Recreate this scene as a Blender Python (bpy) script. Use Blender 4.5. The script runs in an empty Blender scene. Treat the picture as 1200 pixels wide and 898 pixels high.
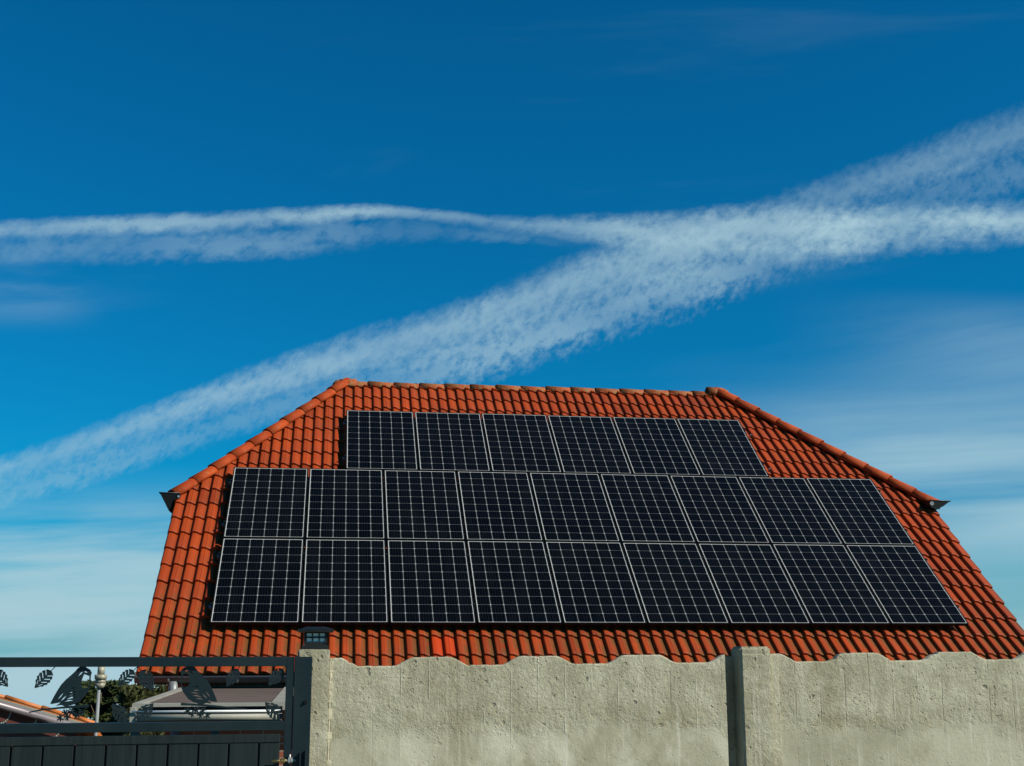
import bpy, bmesh, math, random
from mathutils import Vector, Matrix
random.seed(7)
scene = bpy.context.scene
COL = scene.collection
PI = math.pi
R = math.radians

# ------------------------------------------------------------------ helpers
def link(o, parent=None):
    COL.objects.link(o)
    if parent is not None:
        o.parent = parent
    return o

def tag(o, label=None, cat=None, group=None, kind=None):
    if label: o['label'] = label
    if cat: o['category'] = cat
    if group: o['group'] = group
    if kind: o['kind'] = kind
    return o

def thing(name, label, cat, loc=(0, 0, 0), rot=(0, 0, 0), group=None):
    o = bpy.data.objects.new(name, None)
    o.empty_display_size = 0.1
    o.location = loc; o.rotation_euler = rot
    link(o)
    return tag(o, label, cat, group)

class MB:
    """collects shapes into one mesh"""
    def __init__(s):
        s.bm = bmesh.new()
    def box(s, x0, x1, y0, y1, z0, z1, bevel=0.0, mi=0):
        b = bmesh.new()
        bmesh.ops.create_cube(b, size=1.0)
        for v in b.verts:
            v.co = Vector(((x0+x1)/2+v.co.x*(x1-x0), (y0+y1)/2+v.co.y*(y1-y0), (z0+z1)/2+v.co.z*(z1-z0)))
        if bevel > 0:
            bmesh.ops.bevel(b, geom=list(b.edges), offset=bevel, segments=2, affect='EDGES', profile=0.6)
        s.add(b, mi); return s
    def obox(s, mat, hx, hy, hz, bevel=0.0, mi=0):
        b = bmesh.new()
        bmesh.ops.create_cube(b, size=1.0)
        for v in b.verts:
            v.co = Vector((v.co.x*2*hx, v.co.y*2*hy, v.co.z*2*hz))
        if bevel > 0:
            bmesh.ops.bevel(b, geom=list(b.edges), offset=bevel, segments=2, affect='EDGES', profile=0.6)
        b.transform(mat); s.add(b, mi); return s
    def add(s, b, mi=0, smooth=False):
        m = bpy.data.meshes.new('tmp')
        for f in b.faces:
            f.material_index = mi
            if smooth: f.smooth = True
        b.to_mesh(m); b.free()
        s.bm.from_mesh(m); bpy.data.meshes.remove(m)
    def tube(s, p0, p1, r0, r1=None, n=12, caps=True, mi=0, smooth=True):
        p0 = Vector(p0); p1 = Vector(p1); r1 = r0 if r1 is None else r1
        d = p1-p0
        b = bmesh.new()
        bmesh.ops.create_cone(b, cap_ends=caps, segments=n, radius1=r0, radius2=r1, depth=d.length)
        b.transform(Matrix.Translation((p0+p1)/2) @ d.to_track_quat('Z', 'Y').to_matrix().to_4x4())
        for f in b.faces:
            f.material_index = mi
            f.smooth = smooth and len(f.verts) == 4
        m = bpy.data.meshes.new('tmp'); b.to_mesh(m); b.free()
        s.bm.from_mesh(m); bpy.data.meshes.remove(m); return s
    def path(s, pts, r, n=8, mi=0):
        for a, c in zip(pts[:-1], pts[1:]):
            s.tube(a, c, r, n=n, mi=mi)
        for p in pts[1:-1]:
            b = bmesh.new(); bmesh.ops.create_uvsphere(b, u_segments=n, v_segments=6, radius=r)
            b.transform(Matrix.Translation(p)); s.add(b, mi, True)
        return s
    def poly(s, verts, faces, mi=0, smooth=False):
        vs = [s.bm.verts.new(v) for v in verts]
        for f in faces:
            try:
                fc = s.bm.faces.new([vs[i] for i in f]); fc.material_index = mi; fc.smooth = smooth
            except ValueError:
                pass
        return s
    def build(s, name, mats, parent=None, recalc=True):
        if recalc:
            bmesh.ops.recalc_face_normals(s.bm, faces=list(s.bm.faces))
        m = bpy.data.meshes.new(name); s.bm.to_mesh(m); s.bm.free()
        for mt in (mats if isinstance(mats, (list, tuple)) else [mats]):
            m.materials.append(mt)
        return link(bpy.data.objects.new(name, m), parent)

def half_tube(mb, axis0, axis1, r, up, a0=0, a1=PI, n=10, thick=0.012, r1=None, mi=0):
    """open half shell between two points (gutters, ridge tiles); angles measured in the plane (side, up)"""
    p0 = Vector(axis0); p1 = Vector(axis1); d = (p1-p0).normalized(); up = Vector(up)
    up = (up - d*up.dot(d)).normalized(); side = d.cross(up)
    r1 = r if r1 is None else r1
    V = []
    for (p, rr) in ((p0, r), (p1, r1)):
        for rad in (rr, rr-thick):
            for i in range(n+1):
                a = a0+(a1-a0)*i/n
                V.append(p + side*math.cos(a)*rad + up*math.sin(a)*rad)
    k = n+1; F = []
    for i in range(n):
        F.append((i, i+1, 2*k+i+1, 2*k+i))            # outer
        F.append((k+i, 3*k+i, 3*k+i+1, k+i+1))        # inner
        F.append((i, k+i, k+i+1, i+1)); F.append((2*k+i, 2*k+i+1, 3*k+i+1, 3*k+i))
    F.append((0, 2*k, 3*k, k)); F.append((n, k+n, 3*k+n, 2*k+n))
    mb.poly(V, F, mi, True)

def cutout(name, outline, holes, thick, mat, parent):
    """flat laser-cut sheet with holes, standing in the local XZ plane"""
    cu = bpy.data.curves.new(name, 'CURVE'); cu.dimensions = '2D'; cu.fill_mode = 'BOTH'; cu.extrude = thick/2
    for pts in [outline]+holes:
        sp = cu.splines.new('POLY'); sp.points.add(len(pts)-1); sp.use_cyclic_u = True
        for p, q in zip(sp.points, pts):
            p.co = (q[0], q[1], 0, 1)
    tmp = bpy.data.objects.new('tmp', cu); COL.objects.link(tmp)
    dg = bpy.context.evaluated_depsgraph_get(); dg.update()
    m = bpy.data.meshes.new_from_object(tmp.evaluated_get(dg))
    bpy.data.objects.remove(tmp); bpy.data.curves.remove(cu)
    m.transform(Matrix.Rotation(PI/2, 4, 'X'))
    m.materials.clear(); m.materials.append(mat); m.name = name
    return link(bpy.data.objects.new(name, m), parent)

# ------------------------------------------------------------------ node helpers
class NT:
    def __init__(s, tree): s.t = tree; s.n = tree.nodes; s.l = tree.links
    def new(s, kind, **kw):
        n = s.n.new(kind)
        for k, v in kw.items():
            setattr(n, k, v)
        return n
    def put(s, sock, v):
        if v is None: return
        if hasattr(v, 'bl_idname') or hasattr(v, 'is_linked'):
            s.l.new(v, sock)
        else:
            sock.default_value = v
    def math(s, op, a, b=None, c=None, clamp=False):
        n = s.new('ShaderNodeMath', operation=op, use_clamp=clamp)
        s.put(n.inputs[0], a); s.put(n.inputs[1], b)
        if c is not None: s.put(n.inputs[2], c)
        return n.outputs[0]
    def vmath(s, op, a, b=None):
        n = s.new('ShaderNodeVectorMath', operation=op)
        s.put(n.inputs[0], a); s.put(n.inputs[1], b); return n.outputs[0]
    def smooth(s, x, lo, hi, o0=0.0, o1=1.0):
        n = s.new('ShaderNodeMapRange', interpolation_type='SMOOTHSTEP')
        s.put(n.inputs['Value'], x); s.put(n.inputs['From Min'], lo); s.put(n.inputs['From Max'], hi)
        s.put(n.inputs['To Min'], o0); s.put(n.inputs['To Max'], o1); return n.outputs[0]
    def noise(s, vec, scale, detail=3, rough=0.55, dist=0.0, out='Fac'):
        n = s.new('ShaderNodeTexNoise'); s.put(n.inputs['Vector'], vec)
        n.inputs['Scale'].default_value = scale; n.inputs['Detail'].default_value = detail
        n.inputs['Roughness'].default_value = rough; n.inputs['Distortion'].default_value = dist
        return n.outputs[out]
    def mix(s, f, a, b, mode='MIX'):
        n = s.new('ShaderNodeMix', data_type='RGBA', blend_type=mode)
        s.put(n.inputs[0], f); s.put(n.inputs[6], a); s.put(n.inputs[7], b); return n.outputs[2]
    def combine(s, x, y, z):
        n = s.new('ShaderNodeCombineXYZ'); s.put(n.inputs[0], x); s.put(n.inputs[1], y); s.put(n.inputs[2], z); return n.outputs[0]
    def sep(s, v):
        n = s.new('ShaderNodeSeparateXYZ'); s.put(n.inputs[0], v); return n.outputs
    def bump(s, h, strength, dist, normal=None):
        n = s.new('ShaderNodeBump'); s.put(n.inputs['Height'], h)
        n.inputs['Strength'].default_value = strength; n.inputs['Distance'].default_value = dist
        if normal is not None: s.l.new(normal, n.inputs['Normal'])
        return n.outputs[0]
    def scale(s, v, xyz):
        n = s.new('ShaderNodeMapping'); s.put(n.inputs['Vector'], v); n.inputs['Scale'].default_value = xyz; return n.outputs[0]

def rgba(c): return (c[0], c[1], c[2], 1.0)

def mat(name):
    m = bpy.data.materials.new(name); m.use_nodes = True
    nt = NT(m.node_tree); bs = m.node_tree.nodes['Principled BSDF']
    return m, nt, bs

def simple(name, col, rough=0.5, metal=0.0, var=0.25, scale=18.0, bump=0.0, coat=0.0, spec=0.5):
    m, nt, bs = mat(name); bs.inputs['Specular IOR Level'].default_value = spec
    tc = nt.new('ShaderNodeTexCoord').outputs['Object']
    f = nt.noise(tc, scale, 5, 0.6)
    f2 = nt.noise(tc, scale*0.13, 3, 0.5)
    ff = nt.math('MULTIPLY', nt.math('ADD', f, f2), 0.5)
    lo = rgba([c*(1-var) for c in col]); hi = rgba([min(1, c*(1+var)) for c in col])
    nt.put(bs.inputs['Base Color'], nt.mix(nt.smooth(ff, 0.3, 0.7), lo, hi))
    nt.put(bs.inputs['Roughness'], nt.smooth(f2, 0.3, 0.7, max(0.05, rough-0.08), min(1, rough+0.08)))
    bs.inputs['Metallic'].default_value = metal
    if coat: bs.inputs['Coat Weight'].default_value = coat
    if bump: nt.put(bs.inputs['Normal'], nt.bump(f, bump, 0.004))
    return m

# ------------------------------------------------------------------ materials
def make_tile_mat(name):
    m, nt, bs = mat(name)
    tc = nt.new('ShaderNodeTexCoord')
    obj = tc.outputs['Object']
    tint = nt.new('ShaderNodeAttribute', attribute_name='tint').outputs['Fac']
    low = nt.new('ShaderNodeAttribute', attribute_name='pan').outputs['Fac']       # 1 in the pan, 0 on the roll
    wear = nt.new('ShaderNodeAttribute', attribute_name='wear').outputs['Fac']     # how weathered this course is
    base = nt.new('ShaderNodeValToRGB')
    e = base.color_ramp.elements
    e[0].position = 0.0; e[0].color = rgba((0.19, 0.0245, 0.0042))
    e[1].position = 1.0; e[1].color = rgba((0.345, 0.0435, 0.0052))
    for p, c in ((0.35, (0.27, 0.0345, 0.0045)), (0.7, (0.312, 0.0415, 0.0052))):
        x = e.new(p); x.color = rgba(c)
    nt.put(base.inputs[0], tint)
    n1 = nt.noise(obj, 3.0, 5, 0.65)
    n2 = nt.noise(obj, 35.0, 4, 0.7)
    c = nt.mix(nt.smooth(n1, 0.35, 0.65, 0.0, 0.65), base.outputs[0], rgba((0.215, 0.030, 0.006)))
    c = nt.mix(nt.smooth(n2, 0.5, 0.75, 0.0, 0.30), c, rgba((0.345, 0.058, 0.011)))
    # moss and grime lying in the pans
    g = nt.math('MULTIPLY', nt.math('MULTIPLY', nt.smooth(low, 0.15, 0.75), wear), nt.smooth(nt.noise(obj, 9.0, 5, 0.7), 0.33, 0.52), clamp=True)
    new = nt.math('LESS_THAN', tint, 1.5)
    g = nt.math('MULTIPLY', g, new)
    c = nt.mix(nt.math('MULTIPLY', g, 0.8), c, rgba((0.095, 0.045, 0.010)))
    # lichen specks
    vo = nt.new('ShaderNodeTexVoronoi'); nt.put(vo.inputs['Vector'], nt.vmath('ADD', obj, nt.noise(obj, 40, 2, .5, out='Color')))
    vo.inputs['Scale'].default_value = 7.0
    sp = nt.math('MULTIPLY', nt.smooth(vo.outputs['Distance'], 0.16, 0.06), nt.smooth(nt.noise(obj, 1.7, 2), 0.52, 0.66))
    c = nt.mix(nt.math('MULTIPLY', sp, 0.7), c, rgba((0.42, 0.36, 0.26)))
    c = nt.mix(nt.math('GREATER_THAN', tint, 1.5), c, rgba((0.37, 0.034, 0.004)))
    nt.put(bs.inputs['Base Color'], c)
    nt.put(bs.inputs['Roughness'], nt.smooth(n1, 0.3, 0.7, 0.52, 0.72))
    bs.inputs['Specular IOR Level'].default_value = 0.18
    nt.put(bs.inputs['Normal'], nt.bump(nt.noise(obj, 60.0, 4, 0.7), 0.35, 0.004))
    return m

def make_cap_mat(name, lichen):
    m, nt, bs = mat(name)
    obj = nt.new('ShaderNodeTexCoord').outputs['Object']
    n1 = nt.noise(obj, 2.2, 4, 0.6); n2 = nt.noise(obj, 22, 5, 0.7)
    c = nt.mix(nt.smooth(n1, 0.35, 0.65), rgba((0.27, 0.036, 0.006)), rgba((0.38, 0.055, 0.009)))
    c = nt.mix(nt.smooth(n2, 0.60-lichen*0.26, 0.72-lichen*0.16, 0, 0.85), c, rgba((0.20, 0.14, 0.055)))
    c = nt.mix(nt.smooth(nt.noise(obj, 48, 3, 0.6), 0.66-lichen*0.06, 0.74, 0, 0.6), c, rgba((0.30, 0.25, 0.14)))
    nt.put(bs.inputs['Base Color'], c); bs.inputs['Roughness'].default_value = 0.7; bs.inputs['Specular IOR Level'].default_value = 0.15
    nt.put(bs.inputs['Normal'], nt.bump(n2, 0.4, 0.006))
    return m

def make_concrete(name, plates=True, shift=0.0):
    m, nt, bs = mat(name)
    obj = nt.new('ShaderNodeTexCoord').outputs['Object']
    if shift:
        obj = nt.vmath('ADD', obj, (shift, 0.3*shift, 0.0))
    x, y, z = nt.sep(obj)
    big = nt.noise(obj, 1.6, 5, 0.6); mid = nt.noise(obj, 6.0, 6, 0.65); fine = nt.noise(obj, 70.0, 5, 0.7)
    streak = nt.noise(nt.scale(obj, (9.0, 9.0, 0.7)), 1.0, 4, 0.6)
    c = nt.mix(nt.smooth(mid, 0.3, 0.7), rgba((0.335, 0.312, 0.208)), rgba((0.485, 0.458, 0.328)))
    c = nt.mix(nt.smooth(streak, 0.42, 0.70, 0, 0.55), c, rgba((0.27, 0.245, 0.165)))
    c = nt.mix(nt.smooth(fine, 0.5, 0.8, 0, 0.45), c, rgba((0.60, 0.57, 0.46)))
    rough_zone = 1.0
    lines_dark = 0.0; lines_h = 0.0
    if plates:
        edge = nt.math('ADD', z, nt.math('MULTIPLY', nt.math('SUBTRACT', nt.noise(obj, 2.6, 8, 0.72), 0.5), 0.50))
        rough_zone = nt.smooth(edge, 1.55, 1.74)
        c_low = nt.mix(nt.smooth(big, 0.35, 0.65), rgba((0.300, 0.283, 0.188)), rgba((0.43, 0.408, 0.290)))
        c_low = nt.mix(nt.smooth(nt.noise(nt.scale(obj, (1.2, 1, 6.0)), 2.0, 5, 0.7), 0.5, 0.7, 0, 0.4), c_low, rgba((0.37, 0.36, 0.27)))
        c = nt.mix(rough_zone, c_low, c)
        band = nt.math('MULTIPLY', nt.smooth(edge, 1.58, 1.65), nt.smooth(edge, 1.73, 1.67))
        c = nt.mix(nt.math('MULTIPLY', band, nt.smooth(nt.noise(obj, 3.0, 5, 0.65), 0.45, 0.65, 0, 0.6)), c, rgba((0.27, 0.235, 0.13)))
        # upright form-work lines in the cast face
        px = nt.math('DIVIDE', nt.math('ADD', x, nt.math('MULTIPLY', nt.noise(nt.scale(obj, (0.01, 1, 1)), 3.0, 2), 0.012)), 0.1432)
        d = nt.math('ABSOLUTE', nt.math('SUBTRACT', nt.math('FRACT', px), 0.5))
        cell = nt.new('ShaderNodeTexWhiteNoise', noise_dimensions='1D'); nt.put(cell.inputs['W'], nt.math('FLOOR', px))
        ln = nt.math('MULTIPLY', nt.smooth(d, 0.030, 0.010), nt.smooth(nt.noise(nt.scale(obj, (6, 1, 3)), 1.3, 3), 0.44, 0.58))
        ln = nt.math('MULTIPLY', ln, nt.smooth(edge, 1.60, 1.66, 0.15, 1.0))
        sgn = nt.smooth(cell.outputs['Value'], 0.45, 0.55, -1.0, 1.0)
        lines_h = nt.math('MULTIPLY', ln, sgn)
        c = nt.mix(nt.math('MULTIPLY', nt.math('MULTIPLY', ln, nt.smooth(cell.outputs['Value'], 0.55, 0.45)), 0.4), c, rgba((0.20, 0.19, 0.14)))
        c = nt.mix(nt.math('MULTIPLY', nt.math('MULTIPLY', ln, nt.smooth(cell.outputs['Value'], 0.45, 0.55)), 0.35), c, rgba((0.50, 0.49, 0.40)))
    pale = nt.noise(nt.scale(obj, (1.0, 1.0, 0.8)), 2.3, 6, 0.62, 0.6); stain = nt.noise(nt.vmath('ADD', nt.scale(obj, (1.3, 1.0, 0.55)), (4.0, 2.0, 1.0)), 2.0, 6, 0.66, 0.5)
    c = nt.mix(nt.smooth(pale, 0.52, 0.66, 0, 0.55), c, rgba((0.58, 0.55, 0.415)))
    c = nt.mix(nt.smooth(stain, 0.50, 0.66, 0, 0.60), c, rgba((0.235, 0.21, 0.125)))
    run = nt.noise(nt.vmath('ADD', nt.scale(obj, (26.0, 26.0, 1.1)), (7.0, 0.0, 3.0)), 1.0, 4, 0.6)
    c = nt.mix(nt.smooth(run, 0.56, 0.72, 0, 0.50), c, rgba((0.60, 0.57, 0.45)))
    # air-bubble pits
    warp = nt.vmath('ADD', obj, nt.vmath('MULTIPLY', nt.noise(obj, 12, 2, 0.5, out='Color'), (0.06, 0.06, 0.03)))
    v1 = nt.new('ShaderNodeTexVoronoi'); nt.put(v1.inputs['Vector'], warp); v1.inputs['Scale'].default_value = 16.0
    m1 = nt.smooth(nt.noise(obj, 4.3, 3, 0.6), 0.50, 0.60)
    pit = nt.math('MULTIPLY', nt.smooth(v1.outputs['Distance'], 0.21, 0.12), m1)
    v2 = nt.new('ShaderNodeTexVoronoi'); nt.put(v2.inputs['Vector'], warp); v2.inputs['Scale'].default_value = 45.0
    pit2 = nt.math('MULTIPLY', nt.smooth(v2.outputs['Distance'], 0.26, 0.12), nt.smooth(nt.noise(obj, 9.0, 3), 0.48, 0.58))
    pits = nt.math('MAXIMUM', pit, nt.math('MULTIPLY', pit2, 0.7))
    if plates:
        pits = nt.math('MULTIPLY', pits, nt.smooth(rough_zone, 0, 1, 0.25, 1.0))
    c = nt.mix(nt.math('MULTIPLY', pits, 0.55), c, rgba((0.13, 0.125, 0.09)))
    nt.put(bs.inputs['Base Color'], c); bs.inputs['Roughness'].default_value = 0.9
    bs.inputs['Specular IOR Level'].default_value = 0.2
    stucco = nt.noise(nt.scale(obj, (1.0, 1.0, 0.8)), 42.0, 7, 0.75, 0.4)
    lump = nt.noise(obj, 13.0, 4, 0.6)
    h = nt.math('ADD', nt.math('MULTIPLY', stucco, 0.95), nt.math('MULTIPLY', lump, 0.40))
    if plates:
        h = nt.math('MULTIPLY', h, nt.smooth(rough_zone, 0, 1, 0.30, 1.0))
        h = nt.math('ADD', h, nt.math('MULTIPLY', rough_zone, 0.03))
        h = nt.math('ADD', h, nt.math('MULTIPLY', lines_h, 0.22))
    h = nt.math('SUBTRACT', h, nt.math('MULTIPLY', pits, 0.6))
    nt.put(bs.inputs['Normal'], nt.bump(h, 1.0, 0.013))
    return m

def make_cell_mat():
    m, nt, bs = mat('solar_glass')
    uv = nt.new('ShaderNodeUVMap').outputs[0]           # metres from the lower corner of the glass
    u, v, _ = nt.sep(uv)
    GW, GH, mg = 0.966, 1.624, 0.0070
    pw = (GW-2*mg)/6; ph = (GH-2*mg)/10
    a = nt.math('DIVIDE', nt.math('SUBTRACT', u, mg), pw); b = nt.math('DIVIDE', nt.math('SUBTRACT', v, mg), ph)
    fa = nt.math('ABSOLUTE', nt.math('SUBTRACT', nt.math('FRACT', a), 0.5))
    fb = nt.math('ABSOLUTE', nt.math('SUBTRACT', nt.math('FRACT', b), 0.5))
    la = nt.math('GREATER_THAN', fa, 0.5-0.0019/pw)
    lb = nt.math('GREATER_THAN', fb, 0.5-0.0013/ph)
    dia = nt.math('GREATER_THAN', nt.math('ADD', fa, fb), 1.0-0.0135/pw)
    inside = nt.math('MULTIPLY', nt.math('MULTIPLY', nt.math('GREATER_THAN', u, mg), nt.math('LESS_THAN', u, GW-mg)),
                     nt.math('MULTIPLY', nt.math('GREATER_THAN', v, mg), nt.math('LESS_THAN', v, GH-mg)))
    white = nt.math('MAXIMUM', nt.math('MAXIMUM', la, lb), nt.math('MAXIMUM', dia, nt.math('SUBTRACT', 1.0, inside)))
    # thin ribbons inside each cell
    bb = nt.math('ABSOLUTE', nt.math('SUBTRACT', nt.math('FRACT', nt.math('MULTIPLY', a, 5.0)), 0.5))
    rib = nt.math('MULTIPLY', nt.math('LESS_THAN', bb, 0.018), inside)
    idc = nt.new('ShaderNodeTexWhiteNoise', noise_dimensions='3D')
    rnd = nt.new('ShaderNodeObjectInfo').outputs['Random']
    nt.put(idc.inputs['Vector'], nt.combine(nt.math('FLOOR', a), nt.math('FLOOR', b), nt.math('MULTIPLY', rnd, 91.0)))
    cell = nt.mix(idc.outputs['Value'], rgba((0.0008, 0.0009, 0.0014)), rgba((0.0013, 0.0015, 0.0024)))
    objp = nt.new('ShaderNodeTexCoord').outputs['Object']
    film = nt.smooth(nt.noise(nt.vmath('ADD', nt.scale(objp, (5.0, 1.2, 1.0)), nt.combine(nt.math('MULTIPLY', rnd, 40.0), 0.0, 0.0)), 1.0, 5, 0.6), 0.40, 0.75, 0.0, 0.006)
    film = nt.math('ADD', film, nt.math('MULTIPLY', rnd, 0.003))
    cell = nt.mix(film, cell, rgba((0.30, 0.29, 0.27)))
    c = nt.mix(nt.math('MULTIPLY', rib, 0.25), cell, rgba((0.12, 0.13, 0.14)))
    c = nt.mix(nt.math('MAXIMUM', la, dia), nt.mix(lb, c, rgba((0.17, 0.18, 0.185))), rgba((0.28, 0.29, 0.285)))
    c = nt.mix(inside, rgba((0.46, 0.465, 0.44)), c)
    nt.put(bs.inputs['Base Color'], c)
    obj = nt.new('ShaderNodeTexCoord').outputs['Object']
    nt.put(bs.inputs['Roughness'], nt.smooth(nt.noise(obj, 2.0, 4), 0.3, 0.7, 0.10, 0.2))
    bs.inputs['Specular IOR Level'].default_value = 0.10
    return m

def make_leaf_mat(name, a, b):
    m, nt, bs = mat(name)
    oi = nt.new('ShaderNodeTexCoord').outputs['Object']
    f = nt.noise(oi, 2.5, 3); g = nt.noise(oi, 25, 2)
    c = nt.mix(nt.smooth(f, 0.35, 0.65), rgba(a), rgba(b))
    c = nt.mix(nt.smooth(g, 0.4, 0.7, 0, 0.5), c, rgba([q*1.5 for q in b]))
    nt.put(bs.inputs['Base Color'], c); bs.inputs['Roughness'].default_value = 0.7; bs.inputs['Specular IOR Level'].default_value = 0.15
    return m

def make_brick():
    m, nt, bs = mat('red_brick')
    obj = nt.new('ShaderNodeTexCoord').outputs['Object']
    x, y, z = nt.sep(obj)
    br = nt.new('ShaderNodeTexBrick'); nt.put(br.inputs['Vector'], nt.combine(nt.math('ADD', x, y), z, 0.0))
    br.inputs['Scale'].default_value = 1.0; br.inputs['Brick Width'].default_value = 0.25
    br.inputs['Row Height'].default_value = 0.077; br.inputs['Mortar Size'].default_value = 0.006
    br.inputs['Color1'].default_value = rgba((0.30, 0.085, 0.04)); br.inputs['Color2'].default_value = rgba((0.22, 0.06, 0.03))
    br.inputs['Mortar'].default_value = rgba((0.32, 0.29, 0.24))
    nt.put(bs.inputs['Base Color'], nt.mix(nt.smooth(nt.noise(obj, 5, 5), 0.3, 0.8, 0, 0.5), br.outputs['Color'], rgba((0.16, 0.07, 0.04))))
    bs.inputs['Roughness'].default_value = 0.85
    nt.put(bs.inputs['Normal'], nt.bump(br.outputs['Fac'], -0.5, 0.006))
    return m

def make_ground():
    m, nt, bs = mat('grass_and_gravel')
    obj = nt.new('ShaderNodeTexCoord').outputs['Object']
    n = nt.noise(obj, 0.35, 6, 0.65); n2 = nt.noise(obj, 14, 5, 0.7)
    c = nt.mix(nt.smooth(n, 0.42, 0.58), rgba((0.055, 0.075, 0.025)), rgba((0.13, 0.115, 0.075)))
    c = nt.mix(nt.smooth(n2, 0.35, 0.7, 0, 0.6), c, rgba((0.09, 0.10, 0.045)))
    nt.put(bs.inputs['Base Color'], c); bs.inputs['Roughness'].default_value = 0.95
    nt.put(bs.inputs['Normal'], nt.bump(n2, 0.6, 0.03))
    return m

def make_paver():
    m, nt, bs = mat('pavement_slabs')
    obj = nt.new('ShaderNodeTexCoord').outputs['Object']
    br = nt.new('ShaderNodeTexBrick'); nt.put(br.inputs['Vector'], obj); br.inputs['Scale'].default_value = 1.0
    br.inputs['Brick Width'].default_value = 0.4; br.inputs['Row Height'].default_value = 0.4; br.inputs['Mortar Size'].default_value = 0.008
    br.inputs['Color1'].default_value = rgba((0.30, 0.29, 0.27)); br.inputs['Color2'].default_value = rgba((0.24, 0.23, 0.21)); br.inputs['Mortar'].default_value = rgba((0.08, 0.075, 0.06))
    nt.put(bs.inputs['Base Color'], nt.mix(nt.smooth(nt.noise(obj, 3, 6), 0.4, 0.7, 0, 0.5), br.outputs['Color'], rgba((0.18, 0.17, 0.14))))
    bs.inputs['Roughness'].default_value = 0.9
    return m

def make_plank():
    m, nt, bs = mat('anthracite_boards')
    obj = nt.new('ShaderNodeTexCoord').outputs['Object']
    g = nt.noise(nt.scale(obj, (60.0, 60.0, 1.6)), 1.0, 5, 0.65)
    sp = nt.smooth(nt.noise(obj, 90, 2), 0.70, 0.78)
    c = nt.mix(nt.smooth(g, 0.3, 0.75), rgba((0.008, 0.0145, 0.014)), rgba((0.016, 0.024, 0.0225)))
    c = nt.mix(nt.math('MULTIPLY', sp, 0.4), c, rgba((0.06, 0.07, 0.07)))
    nt.put(bs.inputs['Base Color'], c); bs.inputs['Roughness'].default_value = 0.6
    bs.inputs['Specular IOR Level'].default_value = 0.2
    nt.put(bs.inputs['Normal'], nt.bump(g, 0.35, 0.002))
    return m

M_tile = make_tile_mat('clay_pantiles')
M_cap = make_cap_mat('hip_tile_clay', 0.15)
M_ridge = make_cap_mat('ridge_tile_lichen', 0.75)
M_conc = make_concrete('cast_concrete_fence')
M_conc2 = make_concrete('cast_concrete_fence_second', True, 5.37)
M_post = make_concrete('concrete_post', False, 2.11)
M_mortar = simple('pale_mortar', (0.46, 0.42, 0.29), 0.9, 0, 0.3, 40, 0.5)
M_dark = simple('anthracite_paint', (0.0075, 0.0165, 0.0195), 0.45, 0, 0.12, 30, spec=0.3)
M_lamp = simple('lantern_paint', (0.008, 0.0105, 0.0105), 0.5, 0, 0.2, 40, spec=0.25)
M_black = simple('black_anodised', (0.004, 0.0045, 0.005), 0.5, 0.0, 0.2, 30, spec=0.2)
M_plank = make_plank()
M_cells = make_cell_mat()
M_rail = simple('aluminium_rail', (0.25, 0.26, 0.27), 0.4, 0.9, 0.15, 30)
M_hipgut = simple('blackened_sheet_metal', (0.006, 0.0075, 0.008), 0.5, 0, 0.3, 12, spec=0.2)
M_gut = simple('dark_gutter_metal', (0.060, 0.072, 0.070), 0.5, 0.0, 0.25, 12)
M_zinc = simple('grey_pipe', (0.18, 0.20, 0.20), 0.5, 0.3, 0.2, 10)
M_zincl = simple('pale_grey_pole', (0.19, 0.205, 0.20), 0.5, 0, 0.15, 10)
M_galv = simple('bright_zinc', (0.60, 0.60, 0.57), 0.35, 0.8, 0.2, 60)
M_brass = simple('yellow_zinc', (0.50, 0.36, 0.14), 0.35, 0.9, 0.2, 60)
M_brick = make_brick()
M_wood = simple('dark_soffit_wood', (0.045, 0.032, 0.022), 0.8, 0, 0.3, 20)
M_redwood = simple('dark_red_boards', (0.11, 0.03, 0.02), 0.8, 0, 0.4, 12, 0.3)
M_taupe = simple('taupe_canopy_sheet', (0.095, 0.068, 0.052), 0.75, 0, 0.15, 5)
M_trim = simple('pale_grey_trim', (0.27, 0.265, 0.22), 0.6, 0, 0.12, 14)
M_white = simple('white_bar', (0.72, 0.73, 0.70), 0.4, 0, 0.06, 10)
M_pane = simple('frosted_pane', (0.62, 0.70, 0.66), 0.25, 0, 0.1, 60)
M_cream = simple('cream_cap', (0.27, 0.25, 0.18), 0.35, 0, 0.25, 12)
M_orange = simple('orange_clay', (0.45, 0.13, 0.025), 0.6, 0, 0.35, 9, 0.3)
M_bark = simple('bark', (0.07, 0.05, 0.035), 0.9, 0, 0.4, 20, 0.5)
M_leafA = make_leaf_mat('leaf_deep', (0.015, 0.025, 0.008), (0.032, 0.044, 0.012))
M_leafB = make_leaf_mat('leaf_olive', (0.022, 0.029, 0.008), (0.045, 0.050, 0.015))
M_ground = make_ground()
M_paver = make_paver()

# ------------------------------------------------------------------ camera
CAM = Vector((0.0, 0.0, 2.0))
right = Vector((0.98966978, -0.1433513, -0.00203085)); fw = Vector((0.14051574, 0.96708851, 0.21212059))
up = right.cross(fw)
cd = bpy.data.cameras.new('camera'); cd.sensor_width = 36.0; cd.lens = 36.0*1473.15/1200.0
cd.clip_start = 0.1; cd.clip_end = 5000
cam = bpy.data.objects.new('camera', cd); COL.objects.link(cam)
cam.matrix_world = Matrix(((right.x, up.x, -fw.x, CAM.x), (right.y, up.y, -fw.y, CAM.y), (right.z, up.z, -fw.z, CAM.z), (0, 0, 0, 1)))
scene.camera = cam

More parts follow.
